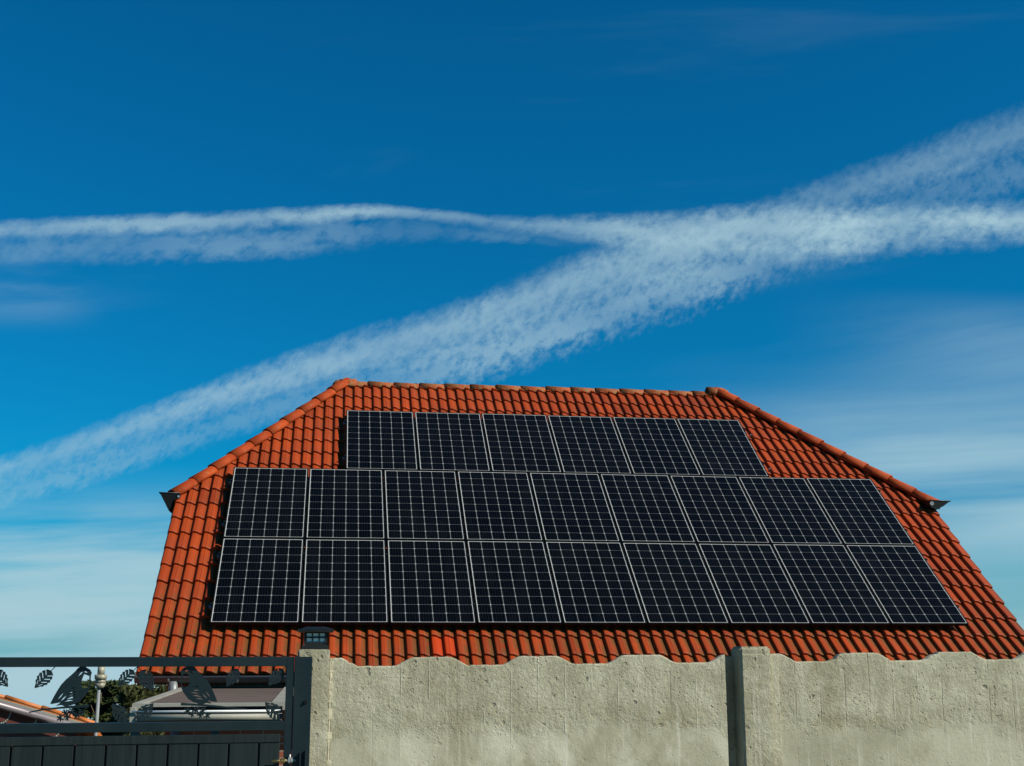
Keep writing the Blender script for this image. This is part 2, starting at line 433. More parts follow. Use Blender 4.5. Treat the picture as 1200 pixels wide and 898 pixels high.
# ------------------------------------------------------------------ ground
def terrain(y):
    def st(a, b, t):
        t = max(0, min(1, (t-a)/(b-a))); return t*t*(3-2*t)
    return -1.1*st(7.3, 10.5, y) - 1.4*st(25, 38, y) - (0.16*(y-32) if y > 32 else 0)
gb = MB()
ys = [-400, -120, -40, -10, 0, 4, 6.9] + [7.3+0.4*i for i in range(10)] + [12, 16, 20, 25] + [26+1.5*i for i in range(9)] + [45, 80, 160, 400, 1200]
xs = [-900, -200, -60, -20, -8, 0, 8, 20, 60, 200, 900]
GV = [(x, y, terrain(y)) for y in ys for x in xs]; n = len(xs)
gb.poly(GV, [(j*n+i, j*n+i+1, (j+1)*n+i+1, (j+1)*n+i) for j in range(len(ys)-1) for i in range(n-1)], 0, True)
tag(gb.build('ground', M_ground), kind='structure')
pv = MB(); pv.poly([(-30, 1.0, 0.004), (30, 1.0, 0.004), (30, 6.55, 0.004), (-30, 6.55, 0.004)], [(0, 1, 2, 3)])
tag(pv.build('pavement', M_paver), kind='structure')

# ------------------------------------------------------------------ house
A = R(40.0)
O = Vector((-1.29073836, 14.72318181, 2.381941))          # lower corner of the panel field, panel top plane
Vv = Vector((0, math.cos(A), math.sin(A))); Nn = Vector((0, -math.sin(A), math.cos(A)))
def roofp(u, v, h=0.0):            # h: height over the tile crest plane, which lies 0.12 under the panel tops
    return O + Vector((u, 0, 0)) + Vv*v + Nn*(h-0.12)
U0, U1, VE, VH, VR = -0.72, 9.87, -0.72, 2.80, 6.10
UL, UR = 1.49, 7.50                # ridge ends
base_z = -1.1
YR = roofp(0, VR).y                # ridge line
house = thing('house', 'house with an orange pantile half-hipped roof behind the concrete wall', 'house', (O.x+4.57, YR, base_z))
HL = Vector(house.location)

def tiles(mb, org, uax, vax, nax, u0, u1, cuts, ulim, fine=True, seed=1):
    """one roof slope: real pantile profile, lapped courses; ulim(v) clips to hips and verges"""
    rnd = random.Random(seed)
    per = (u1-u0)/round((u1-u0)/0.1455)
    nroll = round((u1-u0)/per)
    prof = [0.0, 0.06, 0.11, 0.18, 0.27, 0.36, 0.405, 0.425, 0.445, 0.50, 0.58, 0.67, 0.76, 0.84, 0.90, 0.96] if fine else [0, .12, .3, .5, .75, .9]
    def shape(t):
        if t < 0.13: 
            a = t/0.13; return a*a*(3-2*a)
        if t < 0.36: return 1.0-0.10*((t-0.13)/0.23)**2
        if t < 0.88:
            a = (t-0.36)/0.52; return 0.90*(1-a*a*(3-2*a))
        return 0.0
    verts = []; faces = []; tint = []; pan = []; wear = []
    H = 0.035
    for ci in range(len(cuts)-1):
        va, vb = cuts[ci], cuts[ci+1]
        full = 0.337
        prevt = None
        for k in range(nroll):
            if k % 2 == 0 or prevt is None:
                prevt = (rnd.gauss(0.5, 0.24) if rnd.random() > .07 else rnd.choice((0.0, 0.02, 1.0)), rnd.uniform(-.0025, .0025), rnd.uniform(-.003, .003), rnd.uniform(-.0035, .0035))
            ti, dz, dv, tiltu = prevt
            ti = max(0.0, min(1.0, ti))
            uu0 = u0+k*per
            lo, hi = ulim((va+vb)/2)
            if uu0+per < lo-0.25 or uu0 > hi+0.25: continue
            if fine and ci == 1 and k in (22, 23): ti = 2.0
            w = max(0.12, 1.0-max(0.0, va+0.5)/1.7) + rnd.uniform(-.1, .25)
            ts = prof+[1.0]
            b0 = len(verts)
            for side in (0, 1, 2, 3):    # lower edge, part way, upper edge, front lip
                for t in ts:
                    s_ = shape(t)
                    h = H*s_ - H
                    if fine and k % 2 == 1 and 0.41 < t < 0.44: h -= 0.007
                    vloc = {0: va+dv, 1: va+0.035+dv, 2: vb+0.02, 3: va+dv}[side]
                    lift = 0.027*(1-(vloc-va)/full) + dz + tiltu*(t-0.5)
                    if side == 0: lift -= 0.0035
                    if side == 2: lift = -0.004
                    if side == 3: lift = -0.014
                    # the lap line droops slightly with the profile
                    p = org + uax*(uu0+t*per) + vax*vloc + nax*(h+lift)
                    verts.append(p); pan.append(1.0-s_); wear.append(max(0, min(1, w)))
            m = len(ts)
            for i in range(m-1):
                faces.append((b0+i, b0+i+1, b0+m+i+1, b0+m+i)); tint.append(ti)
                faces.append((b0+m+i, b0+m+i+1, b0+2*m+i+1, b0+2*m+i)); tint.append(ti)
                faces.append((b0+3*m+i, b0+3*m+i+1, b0+i+1, b0+i)); tint.append(ti)
    me = bpy.data.meshes.new('t'); me.from_pydata([tuple(v) for v in verts], [], faces)
    at = me.attributes.new('tint', 'FLOAT', 'FACE'); at.data.foreach_set('value', tint)
    ap = me.attributes.new('pan', 'FLOAT', 'POINT'); ap.data.foreach_set('value', pan)
    aw = me.attributes.new('wear', 'FLOAT', 'POINT'); aw.data.foreach_set('value', wear)
    # smooth across each slope, sharp at the lip (its vertices are separate rows)
    me.polygons.foreach_set('use_smooth', [(i % 3) != 2 for i in range(len(faces))])
    mb.bm.from_mesh(me); bpy.data.meshes.remove(me)

CUTS = [VE, -0.441] + [-0.441+0.337*i for i in range(1, 20)]
CUTS = [c for c in CUTS if c < VR-0.05]+[VR]
# front slope
fb = MB()
hipdirL = (roofp(UL, VR)-roofp(U0, VH)); hipdirR = (roofp(UR, VR)-roofp(U1, VH))
def lim(v):
    if v < VH: return (U0, U1)
    a = (v-VH)/(VR-VH); return (U0+(UL-U0)*a, U1+(UR-U1)*a)
tiles(fb, O-Nn*0.12, Vector((1, 0, 0)), Vv, Nn, U0, U1, CUTS, lim)
def clip(bm, co, no):
    bmesh.ops.bisect_plane(bm, geom=list(bm.verts)+list(bm.edges)+list(bm.faces), dist=1e-5, plane_co=co, plane_no=no, clear_outer=True)
clip(fb.bm, roofp(U0, VH), hipdirL.cross(Nn)*-1)
clip(fb.bm, roofp(U1, VH), hipdirR.cross(Nn))
fb.bm.verts.ensure_lookup_table()
# back slope, mirrored across the ridge
Vb = Vector((0, -math.cos(A), math.sin(A))); Nb = Vector((0, math.sin(A), math.cos(A)))
Ob = Vector((O.x+U0+U1+O.x*0, 2*YR-(O-Nn*0.12).y, (O-Nn*0.12).z))
bb_ = MB()
Ob = Vector((O.x+U1+U0, 2*YR-(O-Nn*0.12).y, (O-Nn*0.12).z))
tiles(bb_, Ob, Vector((-1, 0, 0)), Vb, Nb, U0, U1, CUTS, lim, False, 5)
def mir(p): return Vector((p.x, 2*YR-p.y, p.z))
cL, cR = roofp(U0, VH), roofp(U1, VH)
clip(bb_.bm, mir(cL), (mir(roofp(UL, VR))-mir(cL)).cross(Nb))
clip(bb_.bm, mir(cR), (mir(roofp(UR, VR))-mir(cR)).cross(Nb)*-1)
m_ = bpy.data.meshes.new('t'); bb_.bm.to_mesh(m_); bb_.bm.free(); fb.bm.from_mesh(m_); bpy.data.meshes.remove(m_)
# half-hip slopes at both gables
for sgn, foot, top in ((-1, cL, roofp(UL, VR)), (1, cR, roofp(UR, VR))):
    run = abs(top.x-foot.x); rise = top.z-foot.z
    ln = math.hypot(run, rise); vx = Vector((-sgn*run/ln, 0, rise/ln)); ux = Vector((0, sgn*1.0, 0)) ; nx = ux.cross(vx)
    if nx.z < 0: nx = -nx
    half = YR-foot.y
    org = Vector((foot.x, YR, foot.z))
    hb = MB(); cc = [0+0.337*i for i in range(20) if 0.337*i < ln-0.05]+[ln]
    tiles(hb, org, ux, vx, nx, -half, half, cc, lambda v: (-half*(1-v/ln)-.2, half*(1-v/ln)+.2), False, 11)
    for s2 in (-1, 1):
        c0 = org+ux*half*s2; d = (org+vx*ln)-c0
        no = d.cross(nx)
        if no.dot(ux*s2) < 0: no = -no
        clip(hb.bm, c0, no)
    m_ = bpy.data.meshes.new('t'); hb.bm.to_mesh(m_); hb.bm.free(); fb.bm.from_mesh(m_); bpy.data.meshes.remove(m_)
for v in fb.bm.verts: v.co -= HL
roof = fb.build('roof', M_tile, house, recalc=False)
# boards under the tiles (closed slabs)
ub = MB()
def slab(pts, nrm, t=0.05):
    k = len(pts); V = [p-HL for p in pts]+[p-nrm*t-HL for p in pts]
    ub.poly(V, [tuple(range(k)), tuple(range(2*k-1, k-1, -1))]+[(i, (i+1) % k, k+(i+1) % k, k+i) for i in range(k)])
dq = -0.062
fr = [roofp(U0+.04, VE+.05, dq), roofp(U1-.04, VE+.05, dq), roofp(U1-.04, VH, dq), roofp(UR, VR-.06, dq), roofp(UL, VR-.06, dq), roofp(U0+.04, VH, dq)]
slab(fr, Nn); slab([mir(p) for p in fr][::-1], Nb)
for pts in ([roofp(U0+.04, VH, dq), roofp(UL, VR-.06, dq), mir(roofp(UL, VR-.06, dq)), mir(roofp(U0+.04, VH, dq))], [roofp(U1-.04, VH, dq), mir(roofp(U1-.04, VH, dq)), mir(roofp(UR, VR-.06, dq)), roofp(UR, VR-.06, dq)]):
    slab(pts, Vector((0, 0, 1)))
ub.build('roof_boarding', M_wood, roof)
# ridge and hip caps: lapped half-round tiles
def caps(name, p0, p1, upv, r, length, m, lift=0.0, first=0.0):
    cb = MB(); p0 = Vector(p0); p1 = Vector(p1); d = (p1-p0); L = d.length; d.normalize(); k = max(1, round(L/length)); st = L/k
    rnd = random.Random(hash(name) % 99 + k)
    upn = (Vector(upv)-d*Vector(upv).dot(d)).normalized()
    for i in range(k):
        a = p0+d*(st*i-0.02); b = p0+d*(st*(i+1)+0.03)
        j = Vector((rnd.uniform(-.004, .004), rnd.uniform(-.004, .004), rnd.uniform(-.005, .005)))
        half_tube(cb, a+upn*(lift+0.004)+j-HL, b+upn*(lift-0.008)+j-HL, r, upn, R(-8), R(188), 10, 0.014, r*0.90)
    return cb.build(name, m, roof)
upz = Vector((0, 0, 1))
caps('hip_cap', roofp(U0-.03, VH-.02), roofp(UL, VR), Vector((-.5, -.3, 1)), 0.105, 0.40, M_cap, -0.03)
caps('hip_cap', roofp(U1+.03, VH-.02), roofp(UR, VR), Vector((.5, -.3, 1)), 0.105, 0.40, M_cap, -0.005)
caps('hip_cap', mir(roofp(U0-.03, VH-.02)), mir(roofp(UL, VR)), Vector((-.5, .3, 1)), 0.105, 0.40, M_cap, -0.03)
caps('hip_cap', mir(roofp(U1+.03, VH-.02)), mir(roofp(UR, VR)), Vector((.5, .3, 1)), 0.105, 0.40, M_cap, -0.03)
caps('ridge_cap', roofp(UL-.05, VR), roofp(UR+.02, VR), upz, 0.105, 0.40, M_ridge, -0.085)
# mossy junction caps at the ridge ends
for (uu, dx) in ((UL, -1), (UR, 1)):
    jb = MB()
    c = roofp(uu, VR)-HL+Vector((0, 0, .035 if dx > 0 else 0))
    half_tube(jb, c+Vector((-dx*0.16, 0, -0.070)), c+Vector((dx*0.10, 0, -0.070)), 0.124, upz, R(-10), R(190), 12, 0.02, 0.112)
    b = bmesh.new(); bmesh.ops.create_uvsphere(b, u_segments=14, v_segments=10, radius=0.108)
    for v in b.verts:
        v.co.x *= 1.15; v.co += Vector((random.uniform(-.008, .008), random.uniform(-.008, .008), random.uniform(-.008, .008)))
    b.transform(Matrix.Translation(c+Vector((dx*0.10, 0, -0.075)))); jb.add(b, 0, True)
    jb.build('junction_cap', M_ridge, roof)
# walls under the roof
wx0, wx1 = O.x-0.43, O.x+U1-0.30
wy0 = 14.66; wy1 = 2*YR-wy0
wb = MB()
zt = roofp(0, 0).z+(wy0-roofp(0, 0).y)*math.tan(A)-0.17
zh = roofp(0, VH).z-0.20
yh = roofp(0, VH).y+0.1
prof = [(wy0, base_z-0.3), (wy1, base_z-0.3), (wy1, zt), (2*YR-yh, zh), (yh, zh), (wy0, zt)]
V = [Vector((wx0, y, z))-HL for y, z in prof]+[Vector((wx1, y, z))-HL for y, z in prof]
wb.poly(V, [tuple(range(6)), tuple(range(11, 5, -1))]+[(i, (i+1) % 6, 6+(i+1) % 6, 6+i) for i in range(6)])
wb.build('wall', M_brick, house)
# verge boards along both gables
for uu in (U0+.015, U1-.015):
    vb = MB()
    a, b = roofp(uu, VE+.03, -.06)-HL, roofp(uu, VH-.05, -.06)-HL
    mid = (a+b)/2; L = (b-a).length
    rot = Matrix.Rotation(A, 4, 'X')
    vb.obox(Matrix.Translation(mid-Vector((0, -math.sin(A), math.cos(A)))*0.07) @ rot, 0.012, L/2, 0.07, 0.003)
    vb.build('verge_board', M_wood, house)
# front eave gutter, brackets, downpipe
gy, gz = 14.175, 1.783
g = MB(); half_tube(g, Vector((O.x+U0+.01, gy, gz))-HL, Vector((O.x+U1-.01, gy, gz))-HL, 0.060, (0, 0, -1), 0, PI, 12, 0.004)
for xe in (O.x+U0+.01, O.x+U1-.01):
    e = MB()
    g.tube(Vector((xe-0.0015, gy, gz+0.0))-HL, Vector((xe+0.0015, gy, gz))-HL, 0.0595, n=24)
g.tube(Vector((O.x+U0+.01, gy-.062, gz+.002))-HL, Vector((O.x+U1-.01, gy-.062, gz+.002))-HL, 0.004, n=8)
gut = g.build('gutter', M_gut, house)
g = MB(); g.tube(Vector((O.x+U0+.012, gy-.063, gz+.004))-HL, Vector((O.x+U1-.012, gy-.063, gz+.004))-HL, 0.010, n=10); g.build('rim', M_zinc, gut)  # paler bead: the sunlit edge of the gutter put into its colour
for i in range(15):
    bk = MB()
    xb = O.x+U0+0.36+i*0.72
    half_tube(bk, Vector((xb-.012, gy, gz))-HL, Vector((xb+.012, gy, gz))-HL, 0.0635, (0, 0, -1), 0, PI, 10, 0.003)
    bk.box(xb-.012-HL.x, xb+.012-HL.x, gy+.06-HL.y, gy+.14-HL.y, gz-.004-HL.z, gz+.004-HL.z)
    bk.build('gutter_bracket', M_zinc, gut)
fa = MB(); fa.box(O.x+U0+.05-HL.x, O.x+U1-.05-HL.x, 14.262-HL.y, 14.285-HL.y, 1.705-HL.z, 1.775-HL.z, 0.003)
fa.build('fascia_board', M_wood, house)
so = MB(); so.box(wx0-HL.x, wx1-HL.x, 14.29-HL.y, wy0-HL.y-.002, 1.705-HL.z, 1.72-HL.z)
so.build('soffit', M_wood, house)
dp = MB()
dx_ = -1.60
dp.path([Vector(p)-HL for p in ((dx_, gy-.01, gz-.04), (dx_, gy-.01, 1.52), (dx_, wy0-.06, 1.25), (dx_, wy0-.06, base_z+.05))], 0.048, 16)
dp.build('downpipe', M_zinc, house)
# box gutters under the half-hips, their near ends showing past the verges
def hit_x(px_off): return px_off
for sgn, foot, prof, spot in (
        (-1, cL+Vector((-.045, 0, -.035)), [(-0.150, 0.030), (0.125, 0.030), (0.125, -0.030), (0.035, -0.085), (-0.012, -0.225)], 0.105),
        (1, cR+Vector((-.105, 0, .030)), [(0.270, 0.020), (-0.060, 0.030), (-0.055, -0.075), (0.035, -0.120), (0.165, -0.055)], -0.030)):
    y0, y1 = foot.y-0.20, 2*YR-foot.y+0.20
    hg = MB(); k = len(prof)
    V = [Vector((foot.x+a_, y, foot.z+b_))-HL for y in (y0, y1) for a_, b_ in [(p_*0.92, q_*0.92) for p_, q_ in prof]]
    hg.poly(V, [tuple(range(k)), tuple(range(2*k-1, k-1, -1))]+[(i, (i+1) % k, k+(i+1) % k, k+i) for i in range(k)])
    hg.tube(Vector((foot.x+prof[0][0]*.92, y0-.004, foot.z+prof[0][1]*.92))-HL, Vector((foot.x+prof[0][0]*.92, y1, foot.z+prof[0][1]*.92))-HL, 0.010, n=8)
    hgo = hg.build('hip_gutter', M_hipgut, house)
    tr = MB(); tr.tube(Vector((foot.x+prof[0][0]*.92, y0-.003, foot.z+prof[0][1]*.92))-HL, Vector((foot.x+prof[1][0]*.92, y0-.003, foot.z+prof[1][1]*.92))-HL, 0.006, n=8)
    tr.build('rim', M_gut, hgo)
    cl = MB(); cl.tube(Vector((foot.x+spot, y0-.008, foot.z-.02))-HL, Vector((foot.x+spot, y0+.001, foot.z-.02))-HL, 0.030 if sgn > 0 else 0.016, n=14)
    cl.build('end_clip', M_zinc if sgn > 0 else M_galv, hgo)

# ------------------------------------------------------------------ solar panels
PW, PH = 0.996, 1.654
def make_panel(label):
    t = thing('solar_panel', label, 'solar panel', (0, 0, 0), (A, 0, 0), 'solar panels mounted on the pantile roof')
    f = MB(); w = 0.015; h = 0.035
    f.box(0, w, 0, PH, -h, 0, 0.0012); f.box(PW-w, PW, 0, PH, -h, 0, 0.0012)
    f.box(w, PW-w, 0, w, -h, -0.0002, 0.0012); f.box(w, PW-w, PH-w, PH, -h, -0.0002, 0.0012)
    f.build('frame', M_black, t)
    me = bpy.data.meshes.new('solar_cells')
    z1, z0 = -0.003, -0.009
    x0, x1, y0, y1 = w, PW-w, w, PH-w
    me.from_pydata([(x0, y0, z1), (x1, y0, z1), (x1, y1, z1), (x0, y1, z1), (x0, y0, z0), (x1, y0, z0), (x1, y1, z0), (x0, y1, z0)], [],
                   [(0, 1, 2, 3), (7, 6, 5, 4), (0, 4, 5, 1), (1, 5, 6, 2), (2, 6, 7, 3), (3, 7, 4, 0)])
    uvl = me.uv_layers.new(name='UVMap')
    for p in me.polygons:
        for li in p.loop_indices:
            v = me.vertices[me.loops[li].vertex_index].co; uvl.data[li].uv = (v.x-x0, v.y-y0)
    me.materials.append(M_cells)
    link(bpy.data.objects.new('solar_cells', me), t)
    return t
ORD = ['first', 'second', 'third', 'fourth', 'fifth', 'sixth', 'seventh', 'eighth', 'ninth']
rows = [('bottom row, just above the eave tiles', 0.0, 0, 9), ('middle row of the array', 0.0, 1, 9), ('short top row under the ridge', 1.503, 2, 6)]
proto = None; rng = random.Random(3)
for rn, off, r, cnt in rows:
    for c in range(cnt):
        if c == 0: lab = 'black solar panel at the left end of the %s' % rn
        elif c == cnt-1: lab = 'black solar panel at the right end of the %s' % rn
        else: lab = 'black solar panel, %s from the left in the %s' % (ORD[c], rn)
        if proto is None:
            p = proto = make_panel(lab)
        else:
            p = proto.copy(); COL.objects.link(p); p['label'] = lab
            for ch in proto.children:
                k = ch.copy(); COL.objects.link(k); k.parent = p
        p.location = O+Vector((off-0.012+c*1.012, 0, 0))+Vv*(-0.012+r*1.67)+Nn*rng.uniform(-.0012, .0012)
        p.rotation_euler = (A+rng.uniform(-.0012, .0012), rng.uniform(-.0012, .0012), rng.uniform(-.0006, .0006))
# mounting rails with hooks and clamps
RN = ['bottom row', 'middle row', 'top row']
for rn, off, r, cnt in rows:
    for q, where in ((0.33, 'lower'), (1.32, 'upper')):
        t = thing('mounting_rail', '%s grey aluminium rail carrying the %s of solar panels' % (where, RN[r]), 'rail', O+Vector((off-0.055, 0, 0))+Vv*(r*1.67+q)-Nn*0.0, (A, 0, 0), 'rails under the solar panels')
        L = cnt*1.012+0.07
        b = MB(); b.box(0, L, -.02, .02, -.078, -.038, 0.002)
        for i in range(int(L/0.87)+1):
            xx = 0.12+i*0.87
            b.box(xx, xx+.03, -.014, .016, -.135, -.078)
        b.build('rail', M_rail, t)
        for i in range(cnt+1):
            xc = 0.043+i*1.012-0.0085+0.0005
            cb = MB(); cb.box(xc-.017, xc+.017, -.02, .02, 0.0022, 0.0055, 0.001); cb.box(xc-.005, xc+.005, -.015, .015, -.038, 0.003)
            cb.build('clamp', M_black, t)

# ------------------------------------------------------------------ concrete fence along the pavement
W0 = Vector((0.02316369, 6.61517559, 0.0)); WD = Vector((0.99921122, 0.0397108, 0)); WA = math.atan2(WD.y, WD.x)
WB = Vector((-WD.y, WD.x, 0))      # away from the street
def at_wall(s, d=0.0, z=0.0): return W0+WD*s+WB*d+Vector((0, 0, z))
def fence(label, s0, s1, m, phase, zc, depth, seed):
    """precast section: flat crests and troughs joined by slopes along the top"""
    rnd = random.Random(seed)
    t = thing('concrete_wall', label, 'wall', at_wall(s0, depth), (0, 0, WA), 'precast concrete wall sections')
    P = 0.563
    def top(s):
        k = ((s-phase) % P)          # starts at the left end of a crest
        if k < 0.197: f = 1.0
        elif k < 0.285: f = 1-(k-0.197)/0.088
        elif k < 0.475: f = 0.0
        else: f = (k-0.475)/0.088
        f = max(0, min(1, f)); f = f*0.75+0.25*f*f*(3-2*f)
        return zc+0.0073*s-0.043*(1-f)
    N_ = int((s1-s0)/0.014); V = []; F = []
    c1, c2 = 0.004, 0.007
    for i in range(N_+1):
        s = s0+(s1-s0)*i/N_; x = s-s0
        zt = top(s)+rnd.uniform(-.0014, .0014)-(rnd.uniform(.002, .006) if rnd.random() < .06 else 0)
        jr = rnd.uniform(-.0012, .0012)
        V += [(x, 0, -0.05), (x, 0, zt-c2+jr), (x, c1+rnd.uniform(-.001, .001), zt), (x, 0.046, zt), (x, 0.05, zt-c2), (x, 0.05, -0.05)]
    for i in range(N_):
        a, b = i*6, (i+1)*6
        for k in range(5):
            F.append((a+k, b+k, b+k+1, a+k+1))
        F.append((a+5, b+5, b, a))
    F.append((0, 1, 2, 3, 4, 5)); e = N_*6; F.append((e+5, e+4, e+3, e+2, e+1, e))
    b = MB(); b.poly(V, F); b.build('panel', m, t)
    return t
w1 = fence('long concrete wall section with a wavy top between the gate pillar and the post', 0.012, 2.108, M_conc, 0.4226, 1.9915, 0.0, 3)
w2 = fence('concrete wall section with a wavy top beyond the square post, at the picture edge', 2.362, 4.47, M_conc2, 2.792, 1.991, -0.004, 4)
# seam of mortar between pillar and first section
mo = MB(); mo.box(0.0, 0.0095, -0.004, 0.03, -0.03, 1.992, 0.002)
for i in range(60):
    z = random.uniform(0.9, 1.98); mo.box(-0.002, 0.013+random.uniform(-.004, .005), -0.006+random.uniform(0, .004), 0.02, z, z+random.uniform(.01, .05), 0.002)
mo.build('mortar_joint', M_mortar, w1).location = (-0.012, 0, 0)
# post between the two sections
post = thing('concrete_post', 'square pale concrete post standing proud between the two wall sections', 'post', at_wall(2.25), (0, 0, WA))
pb = MB()
b = bmesh.new(); bmesh.ops.create_cube(b, size=1.0)
def bx(v, x0, x1, y0, y1, z0, z1): v.co = Vector(((x0+x1)/2+v.co.x*(x1-x0), (y0+y1)/2+v.co.y*(y1-y0), (z0+z1)/2+v.co.z*(z1-z0)))
for v in b.verts: bx(v, -0.068, 0.104, -0.040, 0.11, -0.05, 2.047)
bmesh.ops.subdivide_edges(b, edges=[e for e in b.edges if abs(e.verts[0].co.z-e.verts[1].co.z) > 1], cuts=60)
bmesh.ops.bevel(b, geom=[e for e in b.edges if abs(e.verts[0].co.z-e.verts[1].co.z) > 0.01 or (e.verts[0].co.z > 2 and e.verts[1].co.z > 2)], offset=0.011, segments=3, affect='EDGES')
for v in b.verts:
    v.co += Vector((random.uniform(-.0012, .0012), random.uniform(-.0012, .0012), 0))
pb.add(b, 0, False); pb.build('shaft', M_post, post)
fl = MB(); fl.box(0.102, 0.158, -0.010, 0.06, -0.05, 2.003, 0.004); fl.box(-0.150, -0.066, 0.088, 0.11, -0.05, 1.996, 0.004)
fl.build('side_flange', M_post, post)
# gate pillar
pil = thing('concrete_pillar', 'slim concrete gate pillar carrying a small dark lantern', 'pillar', at_wall(-0.08), (0, 0, WA))
pb = MB()
b = bmesh.new(); bmesh.ops.create_cube(b, size=1.0)
for v in b.verts: bx(v, -0.081, 0.0775, -0.018, 0.142, -0.05, 2.0345)
bmesh.ops.bevel(b, geom=list(b.edges), offset=0.005, segments=2, affect='EDGES')
pb.add(b, 0, False); pb.build('shaft', M_post, pil)

# ------------------------------------------------------------------ lantern on the pillar
la = thing('lantern', 'small dark square lantern with a pyramid hat on the gate pillar', 'lantern', at_wall(-0.075, 0.062, 2.0345), (0, 0, WA))
lb = MB(); lb.box(-.064, .064, -.064, .064, 0, .020, 0.002); lb.box(-.056, .056, -.056, .056, .020, .030, 0.001); lb.build('base', M_lamp, la)
hb = MB()
def frus(mb, r0, z0, r1, z1):
    V = [(-r0, -r0, z0), (r0, -r0, z0), (r0, r0, z0), (-r0, r0, z0), (-r1, -r1, z1), (r1, -r1, z1), (r1, r1, z1), (-r1, r1, z1)]
    mb.poly(V, [(3, 2, 1, 0), (4, 5, 6, 7), (0, 1, 5, 4), (1, 2, 6, 5), (2, 3, 7, 6), (3, 0, 4, 7)])
frus(hb, .088, .086, .089, .099); frus(hb, .089, .0992, .048, .1135)
hb.build('hat', M_lamp, la)
bd = MB()
for sx in (-1, 1):
    for sy in (-1, 1):
        bd.box(sx*.052-.006, sx*.052+.006, sy*.052-.006, sy*.052+.006, .030, .088)
for rot in range(4):
    mt = Matrix.Rotation(rot*PI/2, 4, 'Z')
    for xx in (-.0165, .0165): bd.obox(mt @ Matrix.Translation((xx, -.0525, .059)), .0028, .003, .0285)
    for zz in (.034, .060, .084): bd.obox(mt @ Matrix.Translation((0, -.0522, zz)), .047, .003, .004)
bd.build('cage', M_lamp, la)
pn = MB(); pn.box(-.0485, .0485, -.0485, .0485, .0305, .0855); pn.build('pane', M_pane, la)

# ------------------------------------------------------------------ gate
gp = thing('gate_post', 'flat anthracite steel gate post fixed against the concrete pillar', 'post', at_wall(-0.134, -0.045), (0, 0, WA))
b = MB(); b.box(-.0445, .0435, 0, .026, 0.0, 1.9985, 0.003); b.build('shaft', M_dark, gp)
b = MB(); b.tube((0.013, -0.012, 1.775), (0.013, 0.0, 1.775), 0.0075, n=12); b.tube((0.013, -0.004, 1.775), (0.013, 0.001, 1.775), 0.011, n=6); b.build('bolt', M_black, gp)
b = MB(); b.box(-.006, .0, -.04, -.0005, 1.42, 1.535, .001); b.box(.020, .026, -.04, -.0005, 1.42, 1.545, .001); b.build('latch_plate', M_dark, gp)

gate = thing('metal_gate', 'wide anthracite gate with bird and leaf cutouts above vertical boards', 'gate', at_wall(-0.18, -0.04), (0, 0, WA))
def gx(s): return s+0.18
GL = -3.35
fb = MB()
fb.box(gx(GL), gx(-.218), 0, .045, 1.9515, 1.9985, .003)        # top rail
fb.box(gx(GL), gx(-.218), 0, .045, 1.641, 1.686, .003)          # middle rail
fb.box(gx(-.2178), gx(-.1795), -.0005, .0455, 0.07, 1.9988, .003)  # right stile
fb.box(gx(GL-.04), gx(GL), -.0005, .0455, 0.07, 1.9988, .003)
fb.box(gx(GL), gx(-.218), 0, .045, 0.07, 0.12, .003)
frame = fb.build('frame', M_dark, gate)
br_ = MB(); br_.box(gx(GL)+.01, gx(-.2365), .006, .036, 1.584, 1.6235, .002); br_.build('board_rail', M_plank, gate)
e0 = -0.2375; pw = 0.1455; i = 0
bdz = MB()
while e0-pw*i > GL+.05:
    a = e0-pw*(i+1)+(.007 if i else .007); c = e0-pw*i
    if i == 0: a = -0.334; 
    else: a = -0.334-pw*i; c = -0.334-pw*(i-1)-.0095
    bdz.box(gx(max(a, GL+.01)), gx(c), .010+random.uniform(-.001, .001), .030, 0.125, 1.583, .0025)
    i += 1
bdz.build('board_infill', M_plank, gate)
bp = MB(); bp.box(gx(GL)+.015, gx(-.240), .031, .036, 0.125, 1.58); bp.build('backing_sheet', M_black, gate)
# threaded hinge bolt near the right stile
hb = MB(); z = 1.497
hb.tube((gx(-.275), -.012, z), (gx(-.215), -.012, z), .006, n=10, mi=1)
hb.tube((gx(-.215), -.012, z), (gx(-.155), -.012, z), .0065, n=10, mi=0)
for xx, rr in ((-.226, .012), (-.214, .013), (-.190, .0165), (-.178, .014)):
    hb.tube((gx(xx)-.004, -.012, z), (gx(xx)+.005, -.012, z), rr, n=6, mi=1 if xx < -.2 else 0, smooth=False)
hb.tube((gx(-.186), -.012, z), (gx(-.186), -.012, z+.03), .004, n=8)
hb.build('hinge_bolt', [M_galv, M_brass], gate)
# flat-cut leaves: serrated outline, chevron veins cut through
def leaf_shape(L, Wd, veins=True):
    n_ = 6; left = []; rt = []
    for i in range(n_*2+1):
        t = i/(n_*2); w = Wd*(math.sin(PI*min(1, (t*0.93+0.10)))**0.75)*(1.0 if i % 2 else 0.83)
        y = -L*t+(-.006*L if i % 2 else 0.02*L)
        left.append((-w, y)); rt.append((w, y))
    out = [(0.0022, 0.03), (0.0016, 0.0)]+rt[1:-1]+[(0, -L*1.03)]+left[1:-1][::-1]+[(-0.0016, 0.0), (-0.0022, 0.03)]
    holes = []
    if veins:
        for k in range(4):
            yc = -L*(0.16+0.185*k); ww = Wd*(0.62, 0.72, 0.66, 0.42)[k]; th = L*0.045
            for sg in (-1, 1):
                x0 = sg*Wd*0.12
                holes.append([(x0, yc-L*.10), (sg*ww, yc+L*.055), (sg*ww*1.02, yc+L*.055-th), (x0, yc-L*.10-th)])
    return out, holes
